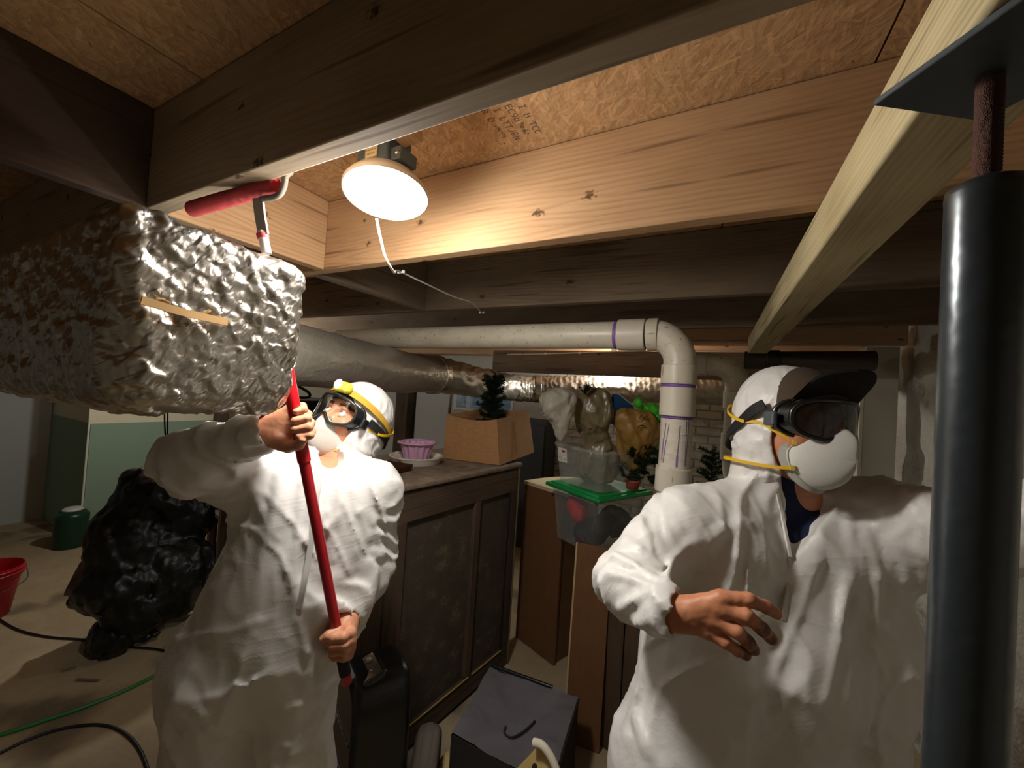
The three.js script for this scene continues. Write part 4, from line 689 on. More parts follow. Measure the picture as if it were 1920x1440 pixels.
// black appliance
{
  const c = onY(700, 1262, 0.56), g = thing('black_dehumidifier', 'glossy black plastic appliance with a rounded top and a knob beside the left person\'s leg', 'appliance', V(c.x - 0.015, 0, c.z - 0.02), -0.45);
  const W = 0.2, D = 0.2, H = 0.56, sh = new THREE.Shape();
  sh.moveTo(-W / 2, 0.012); sh.lineTo(W / 2, 0.012); sh.lineTo(W / 2, H - 0.1); sh.bezierCurveTo(W / 2, H - 0.03, W / 2 - 0.03, H - 0.012, W / 2 - 0.06, H - 0.008); sh.lineTo(-W / 2 + 0.06, H - 0.008); sh.bezierCurveTo(-W / 2 + 0.03, H - 0.012, -W / 2, H - 0.03, -W / 2, H - 0.1); sh.closePath();
  part('housing', new THREE.ExtrudeGeometry(sh, { depth: D - 0.06, bevelEnabled: true, bevelSize: 0.022, bevelThickness: 0.03, bevelSegments: 6, curveSegments: 16 }).translate(0, 0.012, -D / 2 + 0.03), M.blackplastic, g);
  const pn = part('control_panel', new RoundedBoxGeometry(0.13, 0.03, 0.1, 5, 0.014).rotateX(0.35).translate(0.02, H + 0.012, 0.03), phys({ color: 0x101014, roughness: 0.12, clearcoat: 1 }), g, 'glossy control panel');
  part('knob', lathe([[0, 0.012], [0.009, 0.011], [0.011, 0], [0, 0]], 24).translate(-0.005, H + 0.026, 0.02), std({ color: 0xb0aa96, roughness: 0.4 }), pn); part('switch', block(0.004, 0.004, 0.024, 0.001).translate(0.045, H + 0.028, 0.02), std({ color: 0xd2d2d2, roughness: 0.4 }), pn);
  part('trim_line', block(W * 0.9, 0.004, 0.004, 0.001).translate(0, 0.4, D / 2 + 0.002), phys({ color: 0x2a2a2e, roughness: 0.3 }), g); part('front_grille', block(0.11, 0.2, 0.006, 0.002).translate(-0.02, 0.18, D / 2 + 0.002), phys({ color: 0x1b1718, roughness: 0.4 }), g);
  for (const s of [-1, 1]) part('foot', block(0.03, 0.014, 0.14, 0.003).translate(s * 0.07, 0.007, 0), M.rubber, g);
}
// grey tyre standing on edge, foam lump, cream board
{
  const c = onY(802, 1378, 0.29), g = thing('rubber_tyre', 'dusty grey rubber tyre standing on edge beside the black appliance', 'tyre', V(c.x, 0.146, c.z), 0.55);
  part('tread', new THREE.LatheGeometry([[0.085, -0.04], [0.12, -0.046], [0.136, -0.036], [0.143, -0.02], [0.1405, -0.017], [0.145, -0.012], [0.146, 0], [0.145, 0.012], [0.1405, 0.017], [0.143, 0.02], [0.136, 0.036], [0.12, 0.046], [0.085, 0.04]].map(([r, y]) => new THREE.Vector2(r, y)), 72).rotateZ(Math.PI / 2), std({ color: 0x5d564c, roughness: 0.95, bumpMap: T.masonry, bumpScale: 0.004 }), g);
  part('hub', lathe([[0, -0.03], [0.07, -0.03], [0.086, -0.04], [0.086, 0.04], [0.07, 0.03], [0, 0.03]], 40).rotateZ(Math.PI / 2), M.steel, g);
  const f = onY(843, 1425, 0.11), h = thing('foam_lump', 'pale yellow lump of foam on the floor between the tyre and the fabric box', 'foam', V(f.x, 0, f.z));
  wpart('foam', blob([ell(V(f.x, 0.06, f.z), [0.05, 0.06, 0.05]), ell(V(f.x + 0.03, 0.1, f.z - 0.02), [0.03, 0.035, 0.03]), ell(V(f.x - 0.02, 0.04, f.z + 0.04), [0.04, 0.04, 0.04])], 0.02, 0.008, 30, 0.006, V(f.x - 0.12, 0, f.z - 0.12), V(f.x + 0.12, 0.18, f.z + 0.14)), std({ color: 0xc9b27a, roughness: 1 }), h);
  const k = thing('cream_board', 'cut piece of cream board with a round hole leaning in front of the fabric box', 'board', at(1005, 1440, 1.12));
  const A = at(968, 1442, 1.15), B = at(1012, 1395, 1.12), C2 = at(1040, 1442, 1.08), D2 = at(1000, 1500, 1.1); for (const p of [A, B, C2, D2]) p.y -= 0;
  wpart('face', quadSlab(D2, C2, B, A, 0.02), std({ color: 0xcfb676, roughness: 0.85 }), k, 'tan face');
  wpart('thick_edge', tube([at(1001, 1392, 1.115), at(1016, 1397, 1.1), at(1032, 1418, 1.085), at(1046, 1450, 1.07)], 0.011, 24, 12), std({ color: 0xd9d0bd, roughness: 0.8 }), k, 'cream rolled edge');
  wpart('hole', lathe([[0, 0], [0.008, 0], [0.008, 0.002], [0, 0.002]], 20).rotateX(1.2).translate(...at(1003, 1438, 1.095).toArray()), M.rubber, k, 'dark hole');
  const leg = onY(1000, 1440, 0.0); wpart('prop', rod(at(1000, 1480, 1.13), V(at(1000, 1480, 1.13).x, 0, at(1000, 1480, 1.13).z), 0.012, 0.012, 10), M.pineOld, k);
}
// left side: black plastic heap, rack, hose, cables, bucket, canister
{
  const E = (px, py, d, rx, ry, rz) => ell(at(px, py, d), [rx, ry, rz]);
  const list = [E(290, 930, 2.35, 0.19, 0.18, 0.16), E(240, 1020, 2.25, 0.2, 0.26, 0.18), E(330, 960, 2.45, 0.2, 0.26, 0.18), E(225, 1090, 2.2, 0.24, 0.17, 0.18), E(320, 1080, 2.35, 0.22, 0.26, 0.2), E(262, 1140, 2.2, 0.15, 0.14, 0.15), cap(at(180, 1075, 2.2), at(118, 1118, 2.15), 0.07, 0.008), cap(at(190, 1130, 2.15), at(112, 1133, 2.12), 0.03, 0.006), cap(at(250, 900, 2.3), at(330, 884, 2.4), 0.05, 0.05)];
  const c = at(240, 1040, 2.2), g = thing('trash_bag', 'heap of black plastic sheeting and bags on the floor behind the left person', 'bag', V(c.x, 0, c.z));
  wpart('bag', blob(list, 0.05, 0.018, 8, 0.012, c.clone().add(V(-0.75, 0, -0.75)).setY(0.004), c.clone().add(V(0.8, 0, 0.6)).setY(1.25)), M.trash, g);
  const f0 = at(228, 1190, 2.08), h = thing('black_bag', 'small black bag with a grey folded flap on the floor below the plastic heap', 'bag', V(f0.x, 0, f0.z));
  const fl = [ell(onY(205, 1205, 0.06), [0.1, 0.075, 0.07]), ell(onY(215, 1185, 0.1), [0.13, 0.1, 0.1]), cap(onY(170, 1215, 0.02), onY(290, 1190, 0.06), 0.025, 0.02)];
  wpart('bag', blob(fl, 0.03, 0.012, 14, 0.009, f0.clone().add(V(-0.4, 0, -0.35)).setY(0.003), f0.clone().add(V(0.4, 0, 0.35)).setY(0.32)), M.trash, h);
  wpart('flap', grid(30, 12, (u, v) => { const p = onY(172, 1222, 0.02).lerp(onY(292, 1190, 0.03), u).lerp(onY(255, 1140, 0.2).lerp(onY(270, 1150, 0.16), u), v); p.y += 0.03 * Math.sin(u * 3.14) * (1 - v) + 0.01 * noise(u * 4, v * 4, 1); return p; }), std({ color: 0x77736c, roughness: 0.5, side: THREE.DoubleSide }), h, 'grey folded flap');
  const r = thing('wooden_rack', 'low dark wooden rack behind the left person\'s raised arm', 'rack', V(-3.38, 0, -1.8), -0.2), dk = M.darkwood;
  for (const [x, z] of [[-0.26, 0.16], [0.03, 0.16], [0.28, 0.16], [-0.26, -0.16], [0.28, -0.16]]) part('upright', block(0.06, 1.0, 0.05, 0.004, 'y').translate(x, 0.5, z), dk, r);
  for (const y of [0.12, 0.5, 0.98]) part('shelf', block(0.6, 0.03, 0.36, 0.004, 'x').translate(0.01, y, 0), dk, r);
  part('back_board', block(0.6, 0.95, 0.012, 0.002, 'y').translate(0.01, 0.5, -0.19), std({ map: T.darkwood, color: 0x555049 }), r);
  const rk = thing('dark_case', 'black case on the lower shelf of the wooden rack', 'case', V(-3.38, 0.516, -1.8), -0.2); part('case_body', new RoundedBoxGeometry(0.36, 0.34, 0.26, 3, 0.02).translate(0.0, 0.17, -0.02), M.rubber, rk); part('case_handle', tube([V(-0.08, 0.335, 0), V(-0.06, 0.385, 0), V(0.06, 0.385, 0), V(0.08, 0.335, 0)], 0.01, 24, 10), M.rubber, rk);
  const wall = thing('dark_wardrobe', 'very dark wooden wardrobe standing behind the left person\'s wrist', 'wardrobe', V(-2.73, 0, -1.86), 0.0); part('carcass', block(0.48, 1.42, 0.45, 0.006, 'y').translate(0, 0.71, 0), std({ map: T.darkwood, color: 0x6a5a52, roughness: 0.8 }), wall); for (const s of [-1, 1]) { const d = part('door', block(0.23, 1.34, 0.018, 0.004, 'y').translate(s * 0.119, 0.71, 0.235), std({ map: T.darkwood, color: 0x6a5a52, roughness: 0.8 }), wall); part('knob', new THREE.SphereGeometry(0.012, 16, 12).translate(s * 0.03, 0.8, 0.255), M.rust, d); }
  const bk = onY(-32, 1158, 0), b = thing('red_bucket', 'bright red plastic bucket on the floor at the left edge', 'bucket', V(bk.x, 0, bk.z)), bm = std({ color: 0xc4122a, roughness: 0.4 });
  part('bucket', lathe([[0, 0.004], [0.1, 0.004], [0.135, 0.24], [0.145, 0.245], [0.145, 0.3], [0.139, 0.3], [0.13, 0.25], [0.096, 0.012], [0, 0.012]], 56), bm, b); for (const y of [0.262, 0.284]) part('rib', lathe([[0.145, y - 0.004], [0.151, y], [0.145, y + 0.004]], 56), bm, b);
  part('handle', tube([V(0, 0.27, 0.15), V(0.08, 0.2, 0.14), V(0.13, 0.17, 0), V(0.08, 0.2, -0.14), V(0, 0.27, -0.15)], 0.003, 40, 8), M.steel, b);
  const cn = onY(128, 1016, 0), k = thing('green_canister', 'dark green canister with a white lid at the foot of the green corner wall', 'canister', V(cn.x + 0.12, 0, cn.z + 0.02));
  part('can', lathe([[0, 0], [0.1, 0], [0.105, 0.01], [0.105, 0.2], [0.1, 0.21], [0.105, 0.22], [0.105, 0.27], [0.08, 0.3], [0, 0.3]], 48), phys({ color: 0x0c3a26, roughness: 0.35 }), k); part('lid', lathe([[0, 0.335], [0.05, 0.332], [0.065, 0.32], [0.066, 0.3], [0, 0.3]], 40), std({ color: 0xc9cec6, roughness: 0.4 }), k, 'white lid');
  const line = (name, label, cat, pts, rad, col, y) => tag(part(name, tube(pts.map(([x, yy]) => onY(x, yy, y)), rad, 120, 10), std({ color: col, roughness: 0.5 }), scene), label, cat);
  line('garden_hose', 'green garden hose lying across the floor towards the left person\'s leg', 'hose', [[-60, 1392], [0, 1378], [80, 1352], [160, 1325], [240, 1292], [320, 1252], [400, 1215]], 0.0085, 0x2f7a3f, 0.0085);
  line('black_cable', 'thin black cable on the floor running from the left edge to the black bags', 'cable', [[-40, 1128], [0, 1162], [40, 1183], [90, 1194], [160, 1200], [230, 1212], [290, 1217], [345, 1228], [420, 1236]], 0.006, 0x17151a, 0.006);
  line('black_cable', 'black cable curving on the floor below the green hose', 'cable', [[-60, 1440], [0, 1412], [50, 1388], [110, 1368], [170, 1359], [205, 1362], [235, 1375], [262, 1405], [280, 1450]], 0.006, 0x1b1622, 0.006);
  const wd = thing('hanging_wire', 'two black wires hanging down from the foil duct box behind the raised sleeve', 'wire', V(-2.4, 1.3, -0.95));
  wpart('wire', tube([at(308, 740, 2.2), at(309, 800, 2.2), at(312, 860, 2.2), at(300, 900, 2.22)], 0.004, 30, 8), M.rubber, wd); wpart('wire', tube([at(315, 740, 2.2), at(314, 805, 2.2), at(313, 850, 2.2), at(302, 902, 2.22)], 0.004, 30, 8), M.rubber, wd); wpart('hook', rod(at(311, 735, 2.2), V(at(311, 735, 2.2).x, JB, at(311, 735, 2.2).z), 0.004, 0.004, 8), M.rubber, wd);
  flatThing('wooden_post', 'thin dark post standing at the green wall above the raised sleeve', 'post', -4.62, -4.52, 0, JB + 0.2, -2.26, -2.16, M.darkwood, 'y');
  const hg = at(572, 735, 2.4), ho = thing('coat_hanger', 'black plastic coat hanger behind the tip of the red pole', 'hanger', hg);
  wpart('hanger', tube([at(556, 722, 2.4), at(580, 738, 2.4), at(580, 744, 2.4), at(545, 744, 2.4), at(520, 742, 2.4), at(522, 737, 2.4), at(550, 722, 2.4)], 0.009, 60, 8), M.rubber, ho); wpart('hook', tube([at(553, 722, 2.4), at(553, 708, 2.4), at(553, 708, 2.4).setY(JB - 0.02), at(553, 708, 2.4).setY(JB + 0.23)], 0.004, 30, 8), M.steel, ho);
  const cob = thing('lint_curl', 'small curl of pale lint hanging under the dark joists near the treated timber', 'lint', at(1396, 486, 1.55)); wpart('curl', tube([at(1390, 478, 1.55), at(1398, 482, 1.55), at(1402, 489, 1.55), at(1397, 494, 1.55)], 0.0045, 24, 8), std({ color: 0xd9cdb8, roughness: 1 }), cob); wpart('thread', tube([at(1390, 478, 1.55), at(1365, 462, 1.53), at(1345, 440, 1.50)], 0.0008, 16, 5), std({ color: 0x8f867a, roughness: 1 }), cob);
}

for (const [x, y, l, a, n] of [[165, 1275, 0.11, 0.5, 'splinter of pale wood on the floor above the green hose'], [128, 1255, 0.05, 1.1, 'small dark chip of wood on the floor near the black cable']]) { const p = onY(x, y, 0.005); tag(part('wood_scrap', block(l, 0.008, 0.012, 0.002).rotateY(a).translate(p.x, p.y, p.z), M.pineOld, scene), n, 'scrap'); }
// ---------------------------------------------------------------- people
function frame(px, py, d, fwd, up, S = 1) {                                                         // head frame: X to the person's left, Y to the crown, Z out of the face; directions given as seen (right, up, towards the viewer)
  const O = at(px, py, d), w = camera.position.clone().sub(O).normalize(), u = CY.clone().cross(w).normalize(), v = w.clone().cross(u), mk = (a) => V().addScaledVector(u, a[0]).addScaledVector(v, a[1]).addScaledVector(w, a[2]).normalize();
  const Z = mk(fwd), Y = mk(up), X = Y.clone().cross(Z).normalize(); Y.copy(Z).cross(X).normalize();
  const m = new THREE.Matrix4().makeBasis(X, Y, Z).scale(V(S, S, S)).setPosition(O); return { O, X, Y, Z, m, L: (x, y, z) => V(x, y, z).applyMatrix4(m) };
}
const scaled = (F, x, y, z, dy = 0) => { const m = F.m.clone().multiply(new THREE.Matrix4().makeScale(x, y, z).setPosition(0, dy, 0)); return { ...F, m, L: (a, b, c) => V(a, b, c).applyMatrix4(m) }; };
const spow = (a, p) => Math.sign(a) * Math.pow(Math.abs(a), p);
function headField() {
  return blend([[ell(V(0, 0.035, -0.015), [0.078, 0.104, 0.098]), 0.03], [ell(V(0, -0.048, 0.03), [0.067, 0.074, 0.07]), 0.04], [cap(V(-0.034, 0.034, 0.078), V(0.034, 0.034, 0.078), 0.014), 0.015],
    [cap(V(0, 0.02, 0.088), V(0, -0.022, 0.108), 0.009, 0.015), 0.014], [cap(V(-0.014, -0.026, 0.098), V(0.014, -0.026, 0.098), 0.009), 0.01], [ell(V(0.038, -0.02, 0.066), [0.028, 0.024, 0.024]), 0.02], [ell(V(-0.038, -0.02, 0.066), [0.028, 0.024, 0.024]), 0.02],
    [cap(V(-0.02, -0.06, 0.088), V(0.02, -0.06, 0.088), 0.009), 0.012], [cap(V(-0.016, -0.074, 0.086), V(0.016, -0.074, 0.086), 0.009), 0.012], [ell(V(0, -0.105, 0.07), [0.03, 0.022, 0.024]), 0.03], [ell(V(0.08, 0.0, -0.01), [0.012, 0.032, 0.02]), 0.008], [ell(V(-0.08, 0.0, -0.01), [0.012, 0.032, 0.02]), 0.008]], 0.02);
}
function headMesh(F, tintFn) {
  const f = headField(), sock = [ell(V(0.032, 0.012, 0.098), [0.019, 0.012, 0.02]), ell(V(-0.032, 0.012, 0.098), [0.019, 0.012, 0.02])];
  const g = nets((x, y, z) => { let d = f(x, y, z); for (const s of sock) d = smax(d, -s(x, y, z), 0.008); return d; }, V(-0.11, -0.15, -0.13), V(0.11, 0.16, 0.14), 0.0036);
  tint(g, (x, y, z, o) => {
    const brow = Math.abs(x) > 0.012 && Math.abs(x) < 0.056 && z > 0.05 && Math.abs(y - (0.04 - Math.abs(Math.abs(x) - 0.03) * 0.18)) < 0.0055; if (brow) { o[0] = 0.16; o[1] = 0.11; o[2] = 0.09; }
    else if (z > 0.07 && y < -0.052 && y > -0.084 && Math.abs(x) < 0.026) { o[0] = 0.95; o[1] = 0.66; o[2] = 0.66; } else if (y > 0.09 || (z < -0.02 && y > -0.02)) { o[0] = 0.12; o[1] = 0.09; o[2] = 0.08; } if (tintFn) tintFn(x, y, z, o);
  });
  return g.applyMatrix4(F.m);
}
function eyes(F, who, look) {
  for (const s of [-1, 1]) {
    const g = new THREE.SphereGeometry(0.0122, 28, 20); const L = V(...look).normalize();
    tint(g, (x, y, z, o) => { const a = V(x, y, z).normalize().dot(L); if (a > 0.975) o[0] = o[1] = o[2] = 0.02; else if (a > 0.87) { o[0] = 0.12; o[1] = 0.06; o[2] = 0.03; } else { o[0] = 0.85; o[1] = 0.82; o[2] = 0.78; } });
    wpart('eye', g.translate(s * 0.032, 0.011, 0.0815).applyMatrix4(F.m), phys({ vertexColors: true, roughness: 0.15, clearcoat: 1 }), who);
  }
}
const outline = (a) => { const c = Math.cos(a), s = Math.sin(a), x = 0.086 * spow(c, 0.68), y0 = 0.046 * spow(s, 0.72) + 0.014, n = s < 0 ? 0.026 * Math.max(0, 1 - Math.abs(x) / 0.032) : 0; return [x, y0 + n]; };
const faceZ = (x) => 0.099 - 5.2 * x * x;
function goggles(F, who, lensMat, bodyMat, strapMat, clipMat, strapBack, H = F) {
  const N = 96, ring = (k, dz, cy = 0.008) => { const P = []; for (let i = 0; i < N; i++) { const [x, y] = outline(i / N * 6.28318); P.push(V(x * k, (y - cy) * k + cy, faceZ(x * k) + dz)); } return P; };
  const A = ring(1, 0.02), B = ring(1.03, -0.014), R = (P) => tube(P, 0.0052, 160, 10, true);
  const loft = (P, Q) => grid(N, 4, (u, v) => { const i = Math.round(u * N) % N; return P[i].clone().lerp(Q[i], v).add(V(0, 0, 0)); });
  const g = wpart('goggles', merge([R(A), loft(A, B), tube(B, 0.006, 160, 8, true)]).applyMatrix4(F.m), bodyMat, who);
  wpart('lens', grid(72, 16, (u, v) => { const [x, y] = outline(u * 6.28318), X = x * v * 0.985, Y = (y - 0.008) * v * 0.985 + 0.008; return V(X, Y, faceZ(X) + 0.021 + 0.004 * (1 - v * v)); }).applyMatrix4(F.m), lensMat, g);
  const pts = [], out = []; for (let i = 0; i <= 24; i++) { const a = lerp(-0.42, Math.PI + 0.42, i / 24), x = 0.109 * Math.cos(a), z = -0.024 - 0.128 * Math.sin(a); pts.push(V(x, 0.008 + strapBack * Math.sin(a), z)); out.push(V(Math.cos(a), 0.05, -Math.sin(a))); }
  wpart('strap', ribbon(pts.map((p) => p.clone().applyMatrix4(H.m).lerp(p.clone().applyMatrix4(F.m), sstep(p.z, -0.04, 0.03))), out.map((o) => o.transformDirection(F.m)), 0.024, 0.004, 90), strapMat, g);
  for (const s of [-1, 1]) wpart('clip', new RoundedBoxGeometry(0.012, 0.034, 0.034, 3, 0.005).rotateY(s * 0.3).translate(s * 0.1, 0.006, 0.046).applyMatrix4(F.m), clipMat, g);
}
function respirator(F, who, H = F) {
  const m = phys({ color: 0xe3e2da, roughness: 0.85, sheen: 0.3, bumpMap: T.fibre, bumpScale: 0.001 }), rim = (a, k = 1) => { const c = Math.cos(a), s = Math.sin(a), x = 0.064 * c * (s > 0 ? 1 - 0.34 * s * s : 1 - 0.1 * s * s) * k, y = -0.06 + 0.066 * s * k; return V(x, y, 0.078 + 0.26 * Math.max(0, y + 0.05) - 0.10 * Math.max(0, -y - 0.07) - 7.0 * x * x); };
  const dome = (u, v) => { const a = u * 6.28318, e = rim(a), q = 1 - v, c = V(0, -0.058, 0.086), p = c.lerp(e, q); p.z += 0.05 * Math.pow(1 - Math.pow(q, 2.6), 0.62) + 0.006 * Math.exp(-((p.x / 0.012) ** 2)) * sstep(p.y, -0.05, 0.0); return p; };
  const g = wpart('respirator', merge([grid(96, 30, dome), grid(96, 2, (u, v) => rim(u * 6.28318, 1 + 0.12 * v).add(V(0, 0, 0.001))), grid(96, 2, (u, v) => rim(u * 6.28318, 1.12 - 0.12 * v).add(V(0, 0, -0.003)))]).applyMatrix4(F.m), m, who, 'white cup respirator');
  wpart('seam', tube(Array.from({ length: 48 }, (_, i) => rim(i / 48 * 6.28318, 1.0).add(V(0, 0, 0.004))), 0.0016, 120, 6, true).applyMatrix4(F.m), std({ color: 0xb9bab2, roughness: 0.9 }), g);
  wpart('nose_clip', ribbon(Array.from({ length: 9 }, (_, i) => { const a = Math.PI / 2 + (i - 4) * 0.16; return rim(a, 0.9).add(V(0, 0, 0.024)); }).map((p) => p.applyMatrix4(F.m)), Array.from({ length: 9 }, () => F.Z), 0.006, 0.002, 24), std({ color: 0xb7b5ad, metalness: 0.6, roughness: 0.4 }), g);
  const strap = (y0, ys, yb, zb) => {
    const P = [V(0.06, y0, 0.062), V(0.082, (y0 + ys) / 2, 0.04), V(0.1, ys, 0.01), V(0.112, ys, -0.03), V(0.094, (ys + yb) / 2, -0.1), V(0.05, yb, zb + 0.012), V(0, yb, zb)], Q = P.slice(0, -1).reverse().map((p) => V(-p.x, p.y, p.z)), A = P.concat(Q), O = A.map((p) => V(p.x, 0, p.z + 0.02).normalize());
    wpart('strap', ribbon(A.map((p) => p.clone().applyMatrix4(H.m).lerp(p.clone().applyMatrix4(F.m), sstep(p.z, 0, 0.06))), O.map((o) => o.transformDirection(F.m)), 0.0075, 0.0022, 120), M.yellow, g, 'yellow elastic strap');
  };
  strap(-0.036, 0.0, 0.045, -0.15); strap(-0.088, -0.1, -0.098, -0.135);
  for (const s of [-1, 1]) for (const y of [-0.036, -0.088]) wpart('strap_anchor', block(0.009, 0.011, 0.004, 0.001).rotateY(s * 0.7).translate(s * 0.062, y, 0.064).applyMatrix4(F.m), std({ color: 0xc9b24a, roughness: 0.6 }), g);
}
function hood(F, who, hole, phase) {
  const out = blend([[ell(V(0, 0.034, -0.022), [0.1, 0.122, 0.124]), 0.04], [ell(V(0, -0.07, -0.022), [0.094, 0.1, 0.104]), 0.05]], 0.05), H = hole.map(([c, r]) => ell(V(...c), r));
  const g = nets((x, y, z, raw) => {
    let d = out(x, y, z); if (raw !== true && Math.abs(d) < 0.03) { const a = Math.atan2(x, z + 0.02); d -= 0.0034 * ridge(a * 3.2 + phase, y * 16, 1) + 0.005 * Math.pow(Math.max(0, ridge(x * 16 + phase, y * 30, z * 16)), 2) * sstep(-y, -0.06, 0.05) + 0.0025 * noise(x * 20, y * 20, z * 20 + phase); }
    for (const h of H) d = smax(d, -h(x, y, z), 0.006); return d;
  }, V(-0.125, -0.19, -0.17), V(0.125, 0.18, 0.15), 0.0042);
  wpart('hood', g.applyMatrix4(F.m), M.tyvek, who, 'white coverall hood');
}
function suit(parts, { cut = [], add = [], ridges = [], arms = [], cell = 0.0062, amp = 0.0125, phase = 0 }) {
  const base = blend(parts, 0.04), hx = (x, y) => hit(base, x, y); if (typeof cut === 'function') cut = cut(hx); const bb = new THREE.Box3(); for (const p of parts) for (const q of p[2]) bb.expandByPoint(q); bb.expandByScalar(0.2); bb.min.y = Math.max(bb.min.y, 0.05);
  const rd = []; for (const [pts, r0, r1, k] of ridges) { const h = pts.map(([x, y]) => hit(base, x, y)).filter((q) => q); for (let i = 0; i + 1 < h.length; i++) if (h[i].distanceTo(h[i + 1]) < 0.25) { const n = h.length - 1; rd.push([cap(h[i], h[i + 1], lerp(r0, r1, i / n), lerp(r0, r1, (i + 1) / n)), k ?? 0.012, Math.sign(r0)]); } }
  const ax = arms.map(([a, b]) => { const d = b.clone().sub(a), L = d.length(); d.normalize(); return { a, d, L, f: cap(a, b, 0.05) }; });
  const f = (x, y, z, raw) => {
    let d = base(x, y, z);
    if (raw !== true && Math.abs(d) < 0.05) {
      let best = 0.06, A = null, arm = 0, body = 0; for (const q of ax) { const e = q.f(x, y, z); if (e < best) { best = e; A = q; } }
      const m = A ? 1 - sstep(best, 0.022, 0.06) : 0;
      if (m > 0) { const t = (x - A.a.x) * A.d.x + (y - A.a.y) * A.d.y + (z - A.a.z) * A.d.z, s = t * 15 + 1.6 * noise(x * 7 + phase, y * 7, z * 7); arm = amp * (1.2 * Math.pow(Math.max(0, ridge(s, x * 6 + z * 3, y * 6 + phase)), 1.7) + 0.4 * ridge(s * 2.2, x * 13, y * 13 + z * 9)) - 0.004; }
      if (m < 1) { const w = 0.25 * noise(x * 4, y * 3, z * 4 + phase), q = noise(x * 3, y * 2.4, z * 3 + phase); body = amp * (0.75 * Math.pow(Math.max(0, tri(x * 5.5 - y * 1.6 + z * 4 + 1.7 * q + phase)), 3) * sstep(w, -0.06, 0.06) + 0.6 * Math.pow(Math.max(0, tri(x * 7 + y * 5 - z * 5 + 2.4 * q)), 3) * sstep(-w, -0.04, 0.08) + 0.85 * Math.pow(Math.max(0, ridge(x * 7 + w * 6 + phase, y * 2.6 + w * 4, z * 7)), 2) + 0.3 * Math.pow(Math.max(0, ridge(x * 15 + y * 6, y * 7 - x * 5, z * 15 + phase)), 2.2) + 0.7 * noise(x * 4.5, y * 3.5, z * 4.5 + 7 + phase)) - 0.003; }
      d -= lerp(body, arm, m);
      for (const [q, k] of rd) d = smin(d, q(x, y, z), k);
    }
    for (const [q, k] of add) d = smin(d, q(x, y, z), k);
    for (const [q, k] of cut) d = smax(d, -q(x, y, z), k ?? 0.006);
    return d;
  };
  return { geo: smoothed(nets(f, bb.min, bb.max, cell), 1, 0.6), base };
}
const C3 = (a, b, ra, rb, k = 0.05) => [cap(a, b, ra, rb ?? ra), k, [a, b]];
function handMesh(palm, fingers, tintFn) {                                                    // palm: capsules [a, b, ra, rb]; fingers: chains of points with a base and tip radius
  const L = palm.map((p) => [cap(...p), 0.012]), bb = new THREE.Box3(); palm.forEach((p) => bb.expandByPoint(p[0]).expandByPoint(p[1]));
  const F = fingers.map(({ pts, r0, r1 }) => { const n = pts.length - 1; pts.forEach((p) => bb.expandByPoint(p)); return blend(pts.slice(0, -1).map((p, i) => [cap(p, pts[i + 1], lerp(r0, r1, i / n) * (i ? 1 : 1.05), lerp(r0, r1, (i + 1) / n)), 0.004]), 0.004); });
  bb.expandByScalar(0.03); const pf = blend(L, 0.012);
  const g = nets((x, y, z) => { let d = pf(x, y, z), e = 1e9; for (const q of F) e = smin(e, q(x, y, z), 0.0028); return smin(d, e, 0.009) - 0.0006 * ridge(x * 90, y * 90, z * 90); }, bb.min, bb.max, 0.0026);
  const nails = fingers.filter((f) => f.nail).map((f) => { const t = f.pts[f.pts.length - 1], u = f.pts[f.pts.length - 2], d = t.clone().sub(u).normalize(); return t.clone().addScaledVector(f.nail, f.r1 * 0.85).addScaledVector(d, f.r1 * 0.15); });
  return tint(g, (x, y, z, o) => { for (const n of nails) if ((x - n.x) ** 2 + (y - n.y) ** 2 + (z - n.z) ** 2 < 0.0062 ** 2) { o[0] = 1.12; o[1] = 1.0; o[2] = 1.02; } tintFn?.(x, y, z, o); });
}
function bodyMesh(geos) { return merge(geos.map((g) => { if (!g.attributes.color) tint(g, () => {}); return g; })); }
function skinCore(parts, k) { const f = blend(parts.map(([q, s]) => [(x, y, z) => q(x, y, z) + k, s]), 0.04), bb = new THREE.Box3(); for (const p of parts) for (const q of p[2]) bb.expandByPoint(q); bb.expandByScalar(0.15); bb.min.y = 0.04; return nets(f, bb.min, bb.max, 0.016); }
function shoe(pos, dir, who, col) { const d = dir.clone().setY(0).normalize(), a = pos.clone().setY(0.045), f = blend([cap(a.clone().addScaledVector(d, -0.06), a.clone().addScaledVector(d, 0.13), 0.045, 0.038), cap(a.clone().addScaledVector(d, -0.05).add(V(0, 0.05, 0)), a.clone().addScaledVector(d, 0.02).add(V(0, 0.05, 0)), 0.045)], 0.03); wpart('shoe', nets((x, y, z) => smax(f(x, y, z), 0.004 - y, 0.004), a.clone().add(V(-0.25, -0.05, -0.25)), a.clone().add(V(0.25, 0.14, 0.25)), 0.01), std({ color: col, roughness: 0.7 }), who); }

